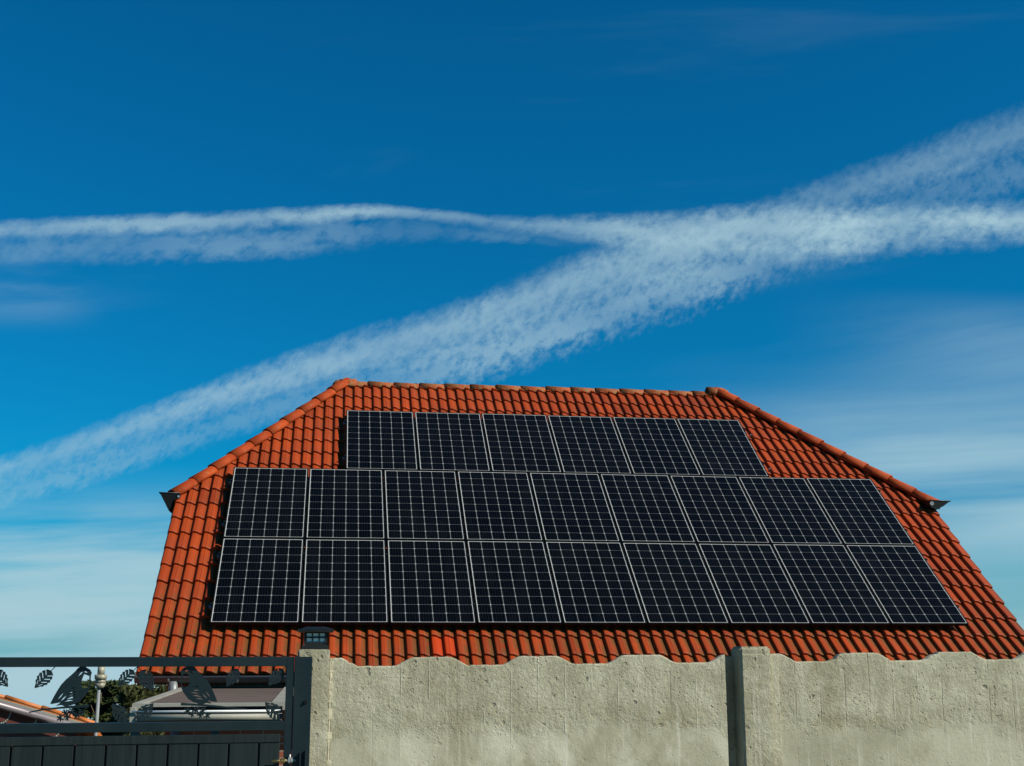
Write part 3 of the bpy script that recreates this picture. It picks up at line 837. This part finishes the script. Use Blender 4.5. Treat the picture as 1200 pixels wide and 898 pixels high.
def add_leaf(s, z, s2, z2, veins=True, wf=0.33, d=.018):
    dx, dz = s2-s, z2-z; L = math.hypot(dx, dz)
    o, h = leaf_shape(L, L*wf, veins)
    ob = cutout('leaf_ornament', o, h, 0.003, M_dark, gate)
    ang = math.atan2(dx, -dz)
    ob.matrix_local = Matrix.Translation((gx(s), d, z)) @ Matrix.Rotation(-ang, 4, 'Y')
for a in ((-1.6111, 1.938, -1.542, 1.8605), (-1.3458, 1.934, -1.4155, 1.8536), (-0.9590, 1.934, -1.0284, 1.8614), (-0.9250, 1.934, -0.8606, 1.8378),
          (-0.4560, 1.938, -0.5072, 1.8561), (-0.2340, 1.937, -0.3021, 1.859), (-0.9772, 1.690, -1.0500, 1.7739), (-0.9295, 1.6958, -0.857, 1.7744),
          (-0.2329, 1.6965, -0.3156, 1.7739), (-1.700, 1.693, -1.625, 1.775), (-2.05, 1.938, -1.98, 1.86), (-2.45, 1.693, -2.52, 1.775)):
    add_leaf(*a)
# flat-cut perched birds with feather slots
K = 1.0/(11.22*243.0)
bird = [(128,150),(150,110),(200,80),(235,50),(260,50),(310,85),(345,130),(400,185),(455,235),(510,300),(550,370),(590,450),(632,545),(605,548),(500,528),(560,574),(490,562),(430,585),(320,552),(250,510),(200,450),(165,400),(145,350),(138,250),(138,180)]
chest = [(158,190),(225,165),(238,200),(252,250),(258,300),(235,340),(172,356),(156,320)]
sl = [[(300,395),(345,385),(395,405),(345,402)], [(270,425),(330,420),(400,445),(330,436)], [(300,462),(360,455),(425,485),(355,475)], [(340,505),(400,495),(450,520),(395,512)],
      [(300,345),(350,335),(385,352),(345,352)], [(430,440),(470,470),(500,510),(462,485)], [(470,400),(505,440),(540,490),(500,455)], [(185,140),(215,125),(225,135),(200,148)], [(240,130),(275,150),(300,190),(262,162)]]
legs = [[(300,540),(316,540),(322,600),(306,600)], [(380,560),(396,560),(400,605),(384,605)]]
def add_bird(s, z, flip, sc=1.0):
    def tf(p): return (((p[0]-380)*K*sc)*(-1 if flip else 1), (560-p[1])*K*sc)
    rnd = lambda q: [tf(p) for p in (q[::-1] if flip else q)]
    ob = cutout('bird_ornament', rnd(bird), [rnd(chest)]+[rnd(q) for q in sl], 0.003, M_dark, gate)
    ob.location = (gx(s), .018, z)
add_bird(-0.642, 1.776, False)
add_bird(-1.248, 1.772, True)
# cut branches and flower sprays under the birds
def spray(s, z, flip, far):
    sg = -1 if flip else 1
    b = MB()
    P = lambda x, y: (gx(s)+sg*x, .018, z+y)
    def blade(pts, w0, w1):
        k = len(pts); V = []
        for i, (x, y) in enumerate(pts):
            w = w0+(w1-w0)*i/(k-1)
            for yy, dd in ((w, -.0015), (w, .0015), (-w, .0015), (-w, -.0015)):
                q = P(x, y+yy); V.append((q[0], q[1]+dd, q[2]))
        F = []
        for i in range(k-1):
            for j in range(4):
                F.append((i*4+j, i*4+(j+1) % 4, (i+1)*4+(j+1) % 4, (i+1)*4+j))
        F.append((0, 1, 2, 3)); F.append((k*4-4, k*4-3, k*4-2, k*4-1)); b.poly(V, F)
    blade([(-.085, .004), (-.03, .002), (.05, -.004), (.13, -.012), (far, -.024)], .0065, .003)
    blade([(.0, .0), (.012, -.03), (.03, -.062), (.036, -.092)], .004, .003)
    blade([(-.02, .0), (-.024, .015), (-.02, .03)], .003, .003); blade([(.02, .0), (.022, .02), (.02, .035)], .003, .003)
    rn = random.Random(5)
    for (cx_, cy_) in ((-.052, -.028), (-.03, -.042), (-.008, -.025), (.010, -.048), (.022, -.028), (.045, -.052)):
        for k in range(6):
            a = k*PI/3+rn.uniform(0, .5); c = P(cx_+.008*math.cos(a), cy_+.008*math.sin(a))
            b.obox(Matrix.Translation(c) @ Matrix.Rotation(a*-sg, 4, 'Y'), .0085, .0015, .0034)
        blade([(cx_, cy_), (cx_*.8+.001, cy_*.5), (cx_*.5+.002, .0)], .0012, .0016)
    b.build('branch_ornament', M_dark, gate)
spray(-0.640, 1.7665, False, 0.24)
spray(-1.245, 1.762, True, 0.19)

# ------------------------------------------------------------------ canopy under the eave, seen through the gate
cz = lambda y: 1.618+(y-10.8)*0.0135
can = thing('canopy', 'flat taupe canopy with pale trims and white front bars below the house gutter', 'canopy', (-0.98, wy0-.004, base_z))
CL_ = Vector(can.location)
xa, xb = -1.535, -0.43; ya, yb = 10.8, wy0-.03
def cq(x, y, dz=0): return Vector((x, y, cz(y)+dz))-CL_
def slabq(mb, x0, x1, y0, y1, z0, z1):
    V = [cq(x0, y0, z0), cq(x1, y0, z0), cq(x1, y1, z0), cq(x0, y1, z0), cq(x0, y0, z1), cq(x1, y0, z1), cq(x1, y1, z1), cq(x0, y1, z1)]
    mb.poly(V, [(3, 2, 1, 0), (4, 5, 6, 7), (0, 1, 5, 4), (1, 2, 6, 5), (2, 3, 7, 6), (3, 0, 4, 7)])
b = MB(); slabq(b, xa+.085, xb-.001, ya+.13, yb-.12, -.012, 0.0)
for i in range(9):
    y = ya+.5+i*.4; slabq(b, xa+.085, xb-.001, y, y+.008, 0.0, .003)
b.build('canopy_sheet', M_taupe, can)
b = MB(); slabq(b, xa, xa+.083, ya, yb, -.05, .012); slabq(b, xb+.001, xb+.115, ya+.05, yb, -.05, .014)
b.build('side_trim', M_trim, can)
b = MB(); slabq(b, xa+.085, xb-.001, ya, ya+.128, -.016, .008); b.build('cross_trim', M_trim, can)
b = MB(); slabq(b, xa+.085, xb-.001, yb-.118, yb, -.02, .028); b.build('cross_trim', M_trim, can)
b = MB(); b.tube(Vector((xa+.01, ya-.045, 1.566))-CL_, Vector((xb+.09, ya-.045, 1.566))-CL_, .0095, n=14); b.build('front_bar', M_white, can)
b = MB(); b.tube(Vector((xa+.05, ya-.03, 1.521))-CL_, Vector((xb+.09, ya-.03, 1.521))-CL_, .026, n=20); b.build('roller', M_trim, can)
b = MB(); b.box(xa+.036-CL_.x, xb+.09-CL_.x, ya+.03-CL_.y, ya+.05-CL_.y, 1.455-CL_.z, 1.5995-CL_.z, .002); b.build('gap_shade', M_black, can)  # black sheet standing in for the shade in the gap under the trim
b = MB(); b.box(xa+.05-CL_.x, xb+.09-CL_.x, ya-.02-CL_.y, ya+.01-CL_.y, 1.462-CL_.z, 1.493-CL_.z, .003); b.build('valance', M_taupe, can)
b = MB(); b.box(xa-.012-CL_.x, xa+.035-CL_.x, ya-.03-CL_.y, ya+.09-CL_.y, 1.46-CL_.z, 1.60-CL_.z, .004); b.build('end_box', M_trim, can)
b = MB()
for x in (xa+.02, xb-.45):
    b.box(x-.035-CL_.x, x+.035-CL_.x, ya+.10-CL_.y, ya+.17-CL_.y, base_z-.05-CL_.z, 1.57-CL_.z, .004)
b.build('prop_post', M_gut, can)

# ------------------------------------------------------------------ low outbuilding on the left, its rake facing the street
shed = thing('shed', 'low outbuilding with an orange tiled sloping roof edge and grey pipe', 'shed', (-3.4, 13.4, terrain(13.4)))
SL = Vector(shed.location)
sx = lambda x: 1.456-(x+2.043)*0.291        # roof edge height at y=12
X0, X1 = -4.7, -2.035
ang = math.atan(0.291)
b = MB()
V = [Vector(p)-SL for p in ((X0, 11.98, sx(X0)-.03), (X1, 11.98, sx(X1)-.03), (X1, 15.2, sx(X1)-.83), (X0, 15.2, sx(X0)-.83), (X0, 11.98, sx(X0)-.075), (X1, 11.98, sx(X1)-.075), (X1, 15.2, sx(X1)-.875), (X0, 15.2, sx(X0)-.875))]
b.poly(V, [(0, 1, 2, 3), (7, 6, 5, 4), (0, 4, 5, 1), (1, 5, 6, 2), (2, 6, 7, 3), (3, 7, 4, 0)])
shr = b.build('roof', M_orange, shed)
b = MB(); L = 0.33; k = int((X1-X0)/(L*math.cos(ang)))
for i in range(k+1):
    a = X0+i*L*math.cos(ang); c = min(X1+.02, a+L*math.cos(ang)+.03)
    for yy in (12.0,):
        half_tube(b, Vector((a, yy, sx(a)-.030+.004))-SL, Vector((c, yy, sx(c)-.030-.003))-SL, .024, (0, 0, 1), R(-15), R(195), 10, .008, .021)
b.build('verge_tile', M_orange, shr)
b = MB()
for x0, x1 in ((X0, X1),):
    mid = Vector(((x0+x1)/2, 11.975, sx((x0+x1)/2)-.060))-SL
    b.obox(Matrix.Translation(mid) @ Matrix.Rotation(ang, 4, 'Y'), (x1-x0)/2/math.cos(ang), .008, .011, .002)
b.build('edge_trim', M_trim, shed)
M_mauve = simple('mauve_grey_pipe', (0.20, 0.17, 0.18), 0.45, 0.2, 0.2, 10)
b = MB(); b.tube(Vector((X0, 11.93, sx(X0)-.098))-SL, Vector((X1-.12, 11.93, sx(X1-.12)-.098))-SL, .030, n=16); pipe = b.build('pipe', M_mauve, shed)
for i in range(6):
    xc = -2.30-i*0.22
    zc = sx(xc)-.10
    b = MB(); pts = []
    for q in range(9):
        a = R(10-100*q/8); pts.append(Vector((xc-.075+math.cos(a)*.085, 11.955, zc-.02+math.sin(a)*.11))-SL)
    b.path(pts, .008, 6); b.build('pipe_bracket', M_trim, pipe)
b = MB()
V = [Vector(p)-SL for p in ((X0+.1, 12.04, -1.2), (X1-.14, 12.04, -1.2), (X1-.14, 15.0, -1.2), (X0+.1, 15.0, -1.2), (X0+.1, 12.04, sx(X0+.1)-.08), (X1-.14, 12.04, sx(X1-.14)-.08), (X1-.14, 15.0, sx(X1-.14)-.85), (X0+.1, 15.0, sx(X0+.1)-.85))]
b.poly(V, [(3, 2, 1, 0), (4, 5, 6, 7), (0, 1, 5, 4), (1, 2, 6, 5), (2, 3, 7, 6), (3, 0, 4, 7)])
b.build('wall', M_redwood, shed)

# ------------------------------------------------------------------ mast
mast = thing('mast', 'slender grey pole with a pale cylindrical cap behind the gate', 'pole', (-1.918, 11.5, -1.1))
MZ = lambda z: 3.1+(z-3.1)*0.719
b = MB(); b.tube((-.012, 0, -.05), (0, 0, MZ(2.80)), .0155, .0145, n=14); b.build('pole', M_zincl, mast)
b = MB()
for z0_, z1_, r0_, r1_ in ((2.735, 2.79, .030, .046), (2.79, 2.835, .046, .043), (2.835, 2.89, .051, .053), (2.89, 2.99, .031, .030)):
    b.tube((0.008, 0, MZ(z0_)), (0.008, 0, MZ(z1_)), r0_, r1_, n=20)
b.build('cap', M_cream, mast)

# ------------------------------------------------------------------ trees
def tree(label, x, y, h, spread, leafm, seed, nleaf=5200, conifer=False, group=None, ls=0.085):
    rnd = random.Random(seed); gz_ = terrain(y)
    t = thing('conifer' if conifer else 'tree', label, 'tree', (x, y, gz_), (0, 0, rnd.uniform(0, 6)), group)
    b = MB(); b.tube((0, 0, -.1), (0.03, 0.02, h*.45), .09*h/3, .06*h/3, n=10); b.tube((.03, .02, h*.45), (0, 0, h*.92), .06*h/3, .012, n=8)
    tips = []
    for i in range(14):
        a = rnd.uniform(0, 2*PI); z0 = h*rnd.uniform(.25, .75); q = spread*rnd.uniform(.45, .95)*(1.15-z0/h if conifer else 1)
        e = Vector((math.cos(a)*q, math.sin(a)*q, min(h*.96, z0+h*rnd.uniform(.08, .28))))
        b.tube((0.02, 0.01, z0), e, .03*h/3, .008, n=6); tips.append(e)
    b.build('trunk', M_bark, t)
    cl = []
    for e in tips: cl.append((e, spread*rnd.uniform(.28, .45)))
    for i in range(16):
        a = rnd.uniform(0, 2*PI); q = spread*math.sqrt(rnd.random())*.75; z = h*rnd.uniform(.35, .93)
        f = (1.1-z/h)*1.4 if conifer else 1.0
        cl.append((Vector((math.cos(a)*q*f, math.sin(a)*q*f, z)), spread*rnd.uniform(.18, .36)))
    V = []; F = []
    for i in range(nleaf):
        c, r = rnd.choice(cl)
        d = Vector((rnd.gauss(0, 1), rnd.gauss(0, 1), rnd.gauss(0, .75))); d.normalize(); p = c+d*r*rnd.random()**.4
        if p.z > h: p.z = h-rnd.random()*.15
        ax = Vector((rnd.gauss(0, 1), rnd.gauss(0, 1), rnd.gauss(0, 1))).normalized(); bx_ = ax.orthogonal().normalized()
        s = ls*rnd.uniform(.55, 1.25); k = len(V)
        V += [p-ax*s, p+bx_*s*.42+ax*s*.1, p+ax*s, p-bx_*s*.42+ax*s*.1]; F.append((k, k+1, k+2, k+3))
    me = bpy.data.meshes.new('crown'); me.from_pydata([tuple(v) for v in V], [], F); me.materials.append(leafm)
    link(bpy.data.objects.new('crown', me), t)
tree('dark green bushy tree directly behind the pole with the pale cap', -4.62, 28.0, 2.78, 0.72, M_leafA, 21, 9000)
tree('olive green tree between the pole and the house eave, lower and looser', -3.55, 27.0, 2.62, 0.70, M_leafB, 22, 7000)
tree('distant dark tree top peeping over the outbuilding roof', -8.75, 42.0, 3.34, 0.75, M_leafA, 24, 2600, True, None, .10)
tree('tiny distant bush beside the bird cutout above the roof edge', -7.45, 42.0, 3.02, 0.55, M_leafA, 25, 2000, False, None, .10)

# ------------------------------------------------------------------ light and sky
SUN = Vector((0.69, -0.415, 0.595)).normalized()
el = math.asin(SUN.z); az = math.atan2(SUN.x, SUN.y)
sl_ = bpy.data.lights.new('sun', 'SUN'); sl_.energy = 4.5; sl_.angle = R(0.55); sl_.color = (1.0, 0.93, 0.80)
so = bpy.data.objects.new('sun', sl_); COL.objects.link(so); so.rotation_euler = SUN.to_track_quat('Z', 'Y').to_euler(); so.location = SUN*60

world = bpy.data.worlds.new('World'); scene.world = world; world.use_nodes = True
nt = NT(world.node_tree); nt.n.clear()
sky = nt.new('ShaderNodeTexSky', sky_type='NISHITA'); sky.sun_disc = False
sky.sun_elevation = el; sky.sun_rotation = az; sky.air_density = 1.0; sky.dust_density = 0.6; sky.ozone_density = 2.5; sky.altitude = 100
bg = nt.new('ShaderNodeBackground'); outw = nt.new('ShaderNodeOutputWorld'); nt.l.new(bg.outputs[0], outw.inputs[0])
bg.inputs['Strength'].default_value = 0.10
dirv = nt.vmath('NORMALIZE', nt.new('ShaderNodeTexCoord').outputs['Generated'])
dx, dy, dz = nt.sep(dirv)
nt.put(sky.inputs['Vector'], nt.combine(dx, dy, nt.math('MAXIMUM', dz, 0.012)))      # the air below the hilltop keeps the horizon's colour
ysafe = nt.math('MAXIMUM', dy, 0.05)
qx = nt.math('DIVIDE', dx, ysafe); qz = nt.math('DIVIDE', dz, ysafe)     # bearing and height, in units of distance ahead
Q = nt.combine(qx, 0.0, qz)
front = nt.smooth(dy, 0.25, 0.5)
BANDS = {'A': [(-0.2662, 0.3331, 0.008, 0.0099, 0.404), (-0.168, 0.3415, 0.0075, 0.0091, 0.468), (-0.0668, 0.3516, 0.0076, 0.0083, 0.501), (0.0024, 0.3594, 0.0072, 0.0078, 0.533), (0.0376, 0.3635, 0.0054, 0.0063, 0.404), (0.0733, 0.363, 0.0042, 0.0063, 0.291), (0.1165, 0.3598, 0.0049, 0.0073, 0.323), (0.1822, 0.3577, 0.0092, 0.0106, 0.404), (0.2491, 0.3564, 0.0138, 0.0184, 0.577), (0.3325, 0.3603, 0.0204, 0.0263, 0.699), (0.4102, 0.3656, 0.0214, 0.0313, 0.734), (0.4897, 0.3726, 0.0201, 0.027, 0.699), (0.6125, 0.3835, 0.0179, 0.0211, 0.629)],
 'A2': [(-0.2648, 0.3161, 0.0142, 0.0112, 0.177), (-0.1668, 0.322, 0.0144, 0.0129, 0.163), (-0.0999, 0.3265, 0.0146, 0.013, 0.204), (-0.0454, 0.332, 0.0147, 0.0132, 0.218), (0.0029, 0.3401, 0.0164, 0.0133, 0.15), (0.0735, 0.3465, 0.012, 0.009, 0.085), (0.1456, 0.3438, 0.0076, 0.0045, 0.136), (0.1748, 0.3444, 0.0061, 0.0037, 0.043), (0.2191, 0.3473, 0.0076, 0.0061, 0.0), (0.6108, 0.3656, 0.0081, 0.0065, 0.0)],
 'B1': [(-0.2506, 0.1403, 0.0106, 0.0113, 0.376), (-0.1892, 0.1629, 0.0121, 0.0125, 0.425), (-0.1261, 0.1867, 0.0137, 0.0137, 0.475), (-0.0612, 0.2126, 0.0154, 0.0159, 0.491), (0.0057, 0.2365, 0.0171, 0.0173, 0.475), (0.0746, 0.2596, 0.0181, 0.0259, 0.436), (0.1454, 0.2841, 0.0208, 0.0293, 0.421), (0.2185, 0.3154, 0.0227, 0.0315, 0.421), (0.2939, 0.3431, 0.0216, 0.0337, 0.389), (0.3718, 0.3763, 0.0174, 0.0266, 0.206), (0.4521, 0.4059, 0.0178, 0.0193, 0.243), (0.5349, 0.4364, 0.0232, 0.0197, 0.256), (0.6205, 0.4679, 0.0271, 0.0184, 0.267)],
 'B2': [(-0.249, 0.1207, 0.0136, 0.0104, 0.239), (-0.1876, 0.1396, 0.0138, 0.0106, 0.227), (-0.1247, 0.1616, 0.0152, 0.0108, 0.202), (-0.0602, 0.1863, 0.0166, 0.0104, 0.176), (0.0064, 0.2076, 0.018, 0.0173, 0.189), (0.075, 0.2251, 0.0244, 0.0189, 0.296), (0.1454, 0.249, 0.0263, 0.022, 0.37), (0.2179, 0.278, 0.0269, 0.0239, 0.37), (0.2927, 0.3064, 0.0274, 0.0244, 0.355), (0.3699, 0.3357, 0.0249, 0.0232, 0.231), (0.4497, 0.3675, 0.0223, 0.0268, 0.127), (0.5327, 0.4086, 0.0196, 0.0211, 0.144), (0.6171, 0.4312, 0.02, 0.0248, 0.162)]}
def curve(xsock, pts, k):
    n = nt.new('ShaderNodeFloatCurve'); cm = n.mapping; cm.use_clip = False
    c = cm.curves[0]
    X = [(p[0]+0.45)/1.3 for p in pts]; Y = [p[k] for p in pts]
    # carry the trail on in a straight line beyond both ends
    if k == 1:
        y0 = Y[0]-(Y[1]-Y[0])/(X[1]-X[0])*X[0]; y1 = Y[-1]+(Y[-1]-Y[-2])/(X[-1]-X[-2])*(1-X[-1])
    else: y0, y1 = Y[0], Y[-1]
    X = [0.0]+X+[1.0]; Y = [y0]+Y+[y1]
    c.points[0].location = (X[0], Y[0]); c.points[1].location = (X[-1], Y[-1])
    for x_, y_ in zip(X[1:-1], Y[1:-1]): c.points.new(x_, y_)
    cm.update()
    nt.put(n.inputs['Value'], xsock); return n.outputs[0]
ux_ = nt.math('DIVIDE', nt.math('ADD', qx, 0.45), 1.3)
def rotq(deg, sx_, sz_):
    a = R(deg); c_, s_ = math.cos(a), math.sin(a)
    u_ = nt.math('ADD', nt.math('MULTIPLY', qx, c_), nt.math('MULTIPLY', qz, s_))
    w_ = nt.math('SUBTRACT', nt.math('MULTIPLY', qz, c_), nt.math('MULTIPLY', qx, s_))
    return nt.combine(nt.math('MULTIPLY', u_, sx_), 0.0, nt.math('MULTIPLY', w_, sz_))
dens = None
# name: (slope in degrees, clump size, how strongly the noise breaks it, fine fringe)
specs = {'A': (3, 54, 0.95, 1.0), 'A2': (3, 42, 1.7, 1.0), 'B1': (20, 68, 0.95, 0.8), 'B2': (20, 72, 1.75, 0.8)}
for bi, (nm, pts) in enumerate(BANDS.items()):
    deg, fr_, amp, fringe = specs[nm]
    off = (3.1+bi*2.3, 0, 7.7-bi*1.9)
    c_, w_u, w_d, op = [curve(ux_, pts, k) for k in (1, 2, 3, 4)]
    comb = nt.noise(nt.vmath('ADD', rotq(deg+38, fr_*0.8, fr_*2.0), off), 1.0, 6, 0.65, 0.35)      # combed fringes lying across the trail
    clump = nt.noise(nt.vmath('ADD', rotq(deg+8, fr_*1.25, fr_*1.7), off), 1.0, 8, 0.66, 0.0)
    along = nt.noise(nt.vmath('ADD', rotq(deg, 7.0, 40.0), off), 1.0, 6, 0.6, 0.2)
    big = nt.noise(nt.vmath('ADD', rotq(deg, 8.0, 26.0), off), 1.0, 3, 0.5)
    wav = nt.math('MULTIPLY', nt.math('SUBTRACT', nt.noise(nt.vmath('ADD', rotq(deg, 14.0, 20.0), off), 1.0, 4, 0.6), 0.5), 0.009)
    d = nt.math('SUBTRACT', nt.math('ADD', qz, wav), c_)
    up_ = nt.math('MAXIMUM', nt.math('DIVIDE', d, w_u), 0.0)
    dn_ = nt.math('MAXIMUM', nt.math('DIVIDE', nt.math('MULTIPLY', d, -1.0), w_d), 0.0)
    r_ = nt.math('ADD', up_, dn_)
    prof = nt.math('POWER', nt.math('MAXIMUM', nt.math('SUBTRACT', 1.0, nt.math('DIVIDE', r_, 1.45)), 0.0), 0.75)
    tx = nt.math('ADD', nt.math('ADD', nt.math('MULTIPLY', comb, 0.32), nt.math('MULTIPLY', clump, 0.46)), nt.math('MULTIPLY', along, 0.22))
    v_ = nt.math('ADD', prof, nt.math('MULTIPLY', nt.math('SUBTRACT', tx, 0.5), nt.math('MULTIPLY', nt.math('ADD', prof, 0.30), amp*2.2)))
    k = nt.math('MULTIPLY', nt.smooth(v_, 0.22, 1.10), nt.smooth(prof, 0.02, 0.25))
    k = nt.math('MULTIPLY', nt.math('MULTIPLY', k, op), nt.smooth(big, 0.28, 0.68, 0.80, 1.45), clamp=True)
    dens = k if dens is None else nt.math('SUBTRACT', 1.0, nt.math('MULTIPLY', nt.math('SUBTRACT', 1.0, dens), nt.math('SUBTRACT', 1.0, k), clamp=True))
# sheets of thin high cloud
def veil(a0, sx_, sz_, off, lo, hi, amp):
    return nt.smooth(nt.noise(nt.vmath('ADD', rotq(a0, sx_, sz_), off), 1.0, 5, 0.55, 0.3), lo, hi, 0.0, amp)
v1 = nt.math('MULTIPLY', veil(4, 1.1, 11, (1.3, 0, 2.2), 0.24, 0.60, 0.80), nt.math('MULTIPLY', nt.smooth(qx, 0.24, 0.50), nt.math('MULTIPLY', nt.smooth(qz, 0.26, 0.17), nt.smooth(qz, 0.05, 0.12, 0.3, 1.0))))
v2 = nt.math('MULTIPLY', veil(3, 1.6, 17, (9.3, 0, 4.4), 0.38, 0.60, 0.85), nt.math('MULTIPLY', nt.smooth(qx, 0.1, -0.15), nt.smooth(qz, 0.15, 0.06)))
v3 = nt.math('MULTIPLY', veil(8, 2.0, 16, (4.7, 0, 0.6), 0.56, 0.80, 0.04), nt.smooth(qz, 0.1, 0.2))
v4 = nt.math('MULTIPLY', veil(3, 5.0, 26, (2.7, 0, 5.6), 0.42, 0.75, 0.18), nt.math('MULTIPLY', nt.smooth(qx, -0.17, -0.24), nt.math('MULTIPLY', nt.smooth(qz, 0.245, 0.28), nt.smooth(qz, 0.33, 0.30))))
v5 = nt.math('MULTIPLY', nt.smooth(qz, 0.11, -0.02, 0.0, 0.85), nt.smooth(nt.noise(rotq(1, 1.5, 26), 1.0, 4), 0.32, 0.62, 0.45, 1.1))
v6 = nt.math('MULTIPLY', veil(12, 2.0, 20, (6.1, 0, 3.3), 0.3, 0.65, 0.30), nt.math('MULTIPLY', nt.smooth(qx, 0.36, 0.6), nt.math('MULTIPLY', nt.smooth(qz, 0.32, 0.27), nt.smooth(qz, 0.2, 0.25))))
for v in (v1, v2, v3, v4, v5, v6):
    dens = nt.math('SUBTRACT', 1.0, nt.math('MULTIPLY', nt.math('SUBTRACT', 1.0, dens), nt.math('SUBTRACT', 1.0, v), clamp=True))
dens = nt.math('MULTIPLY', dens, front, clamp=True)
SKY_MUL = (0.010, 0.465, 0.70)
skyc = nt.mix(1.0, sky.outputs[0], rgba(SKY_MUL), 'MULTIPLY')
CLOUD = (3.0, 4.5, 5.1)
nt.put(bg.inputs['Color'], nt.mix(dens, skyc, rgba(CLOUD)))

scene.view_settings.view_transform = 'Standard'; scene.view_settings.look = 'None'
scene.view_settings.exposure = 0.42; scene.view_settings.gamma = 1.0
scene.view_settings.use_curve_mapping = False
scene.cycles.use_denoising = True
scene.cycles.max_bounces = 6
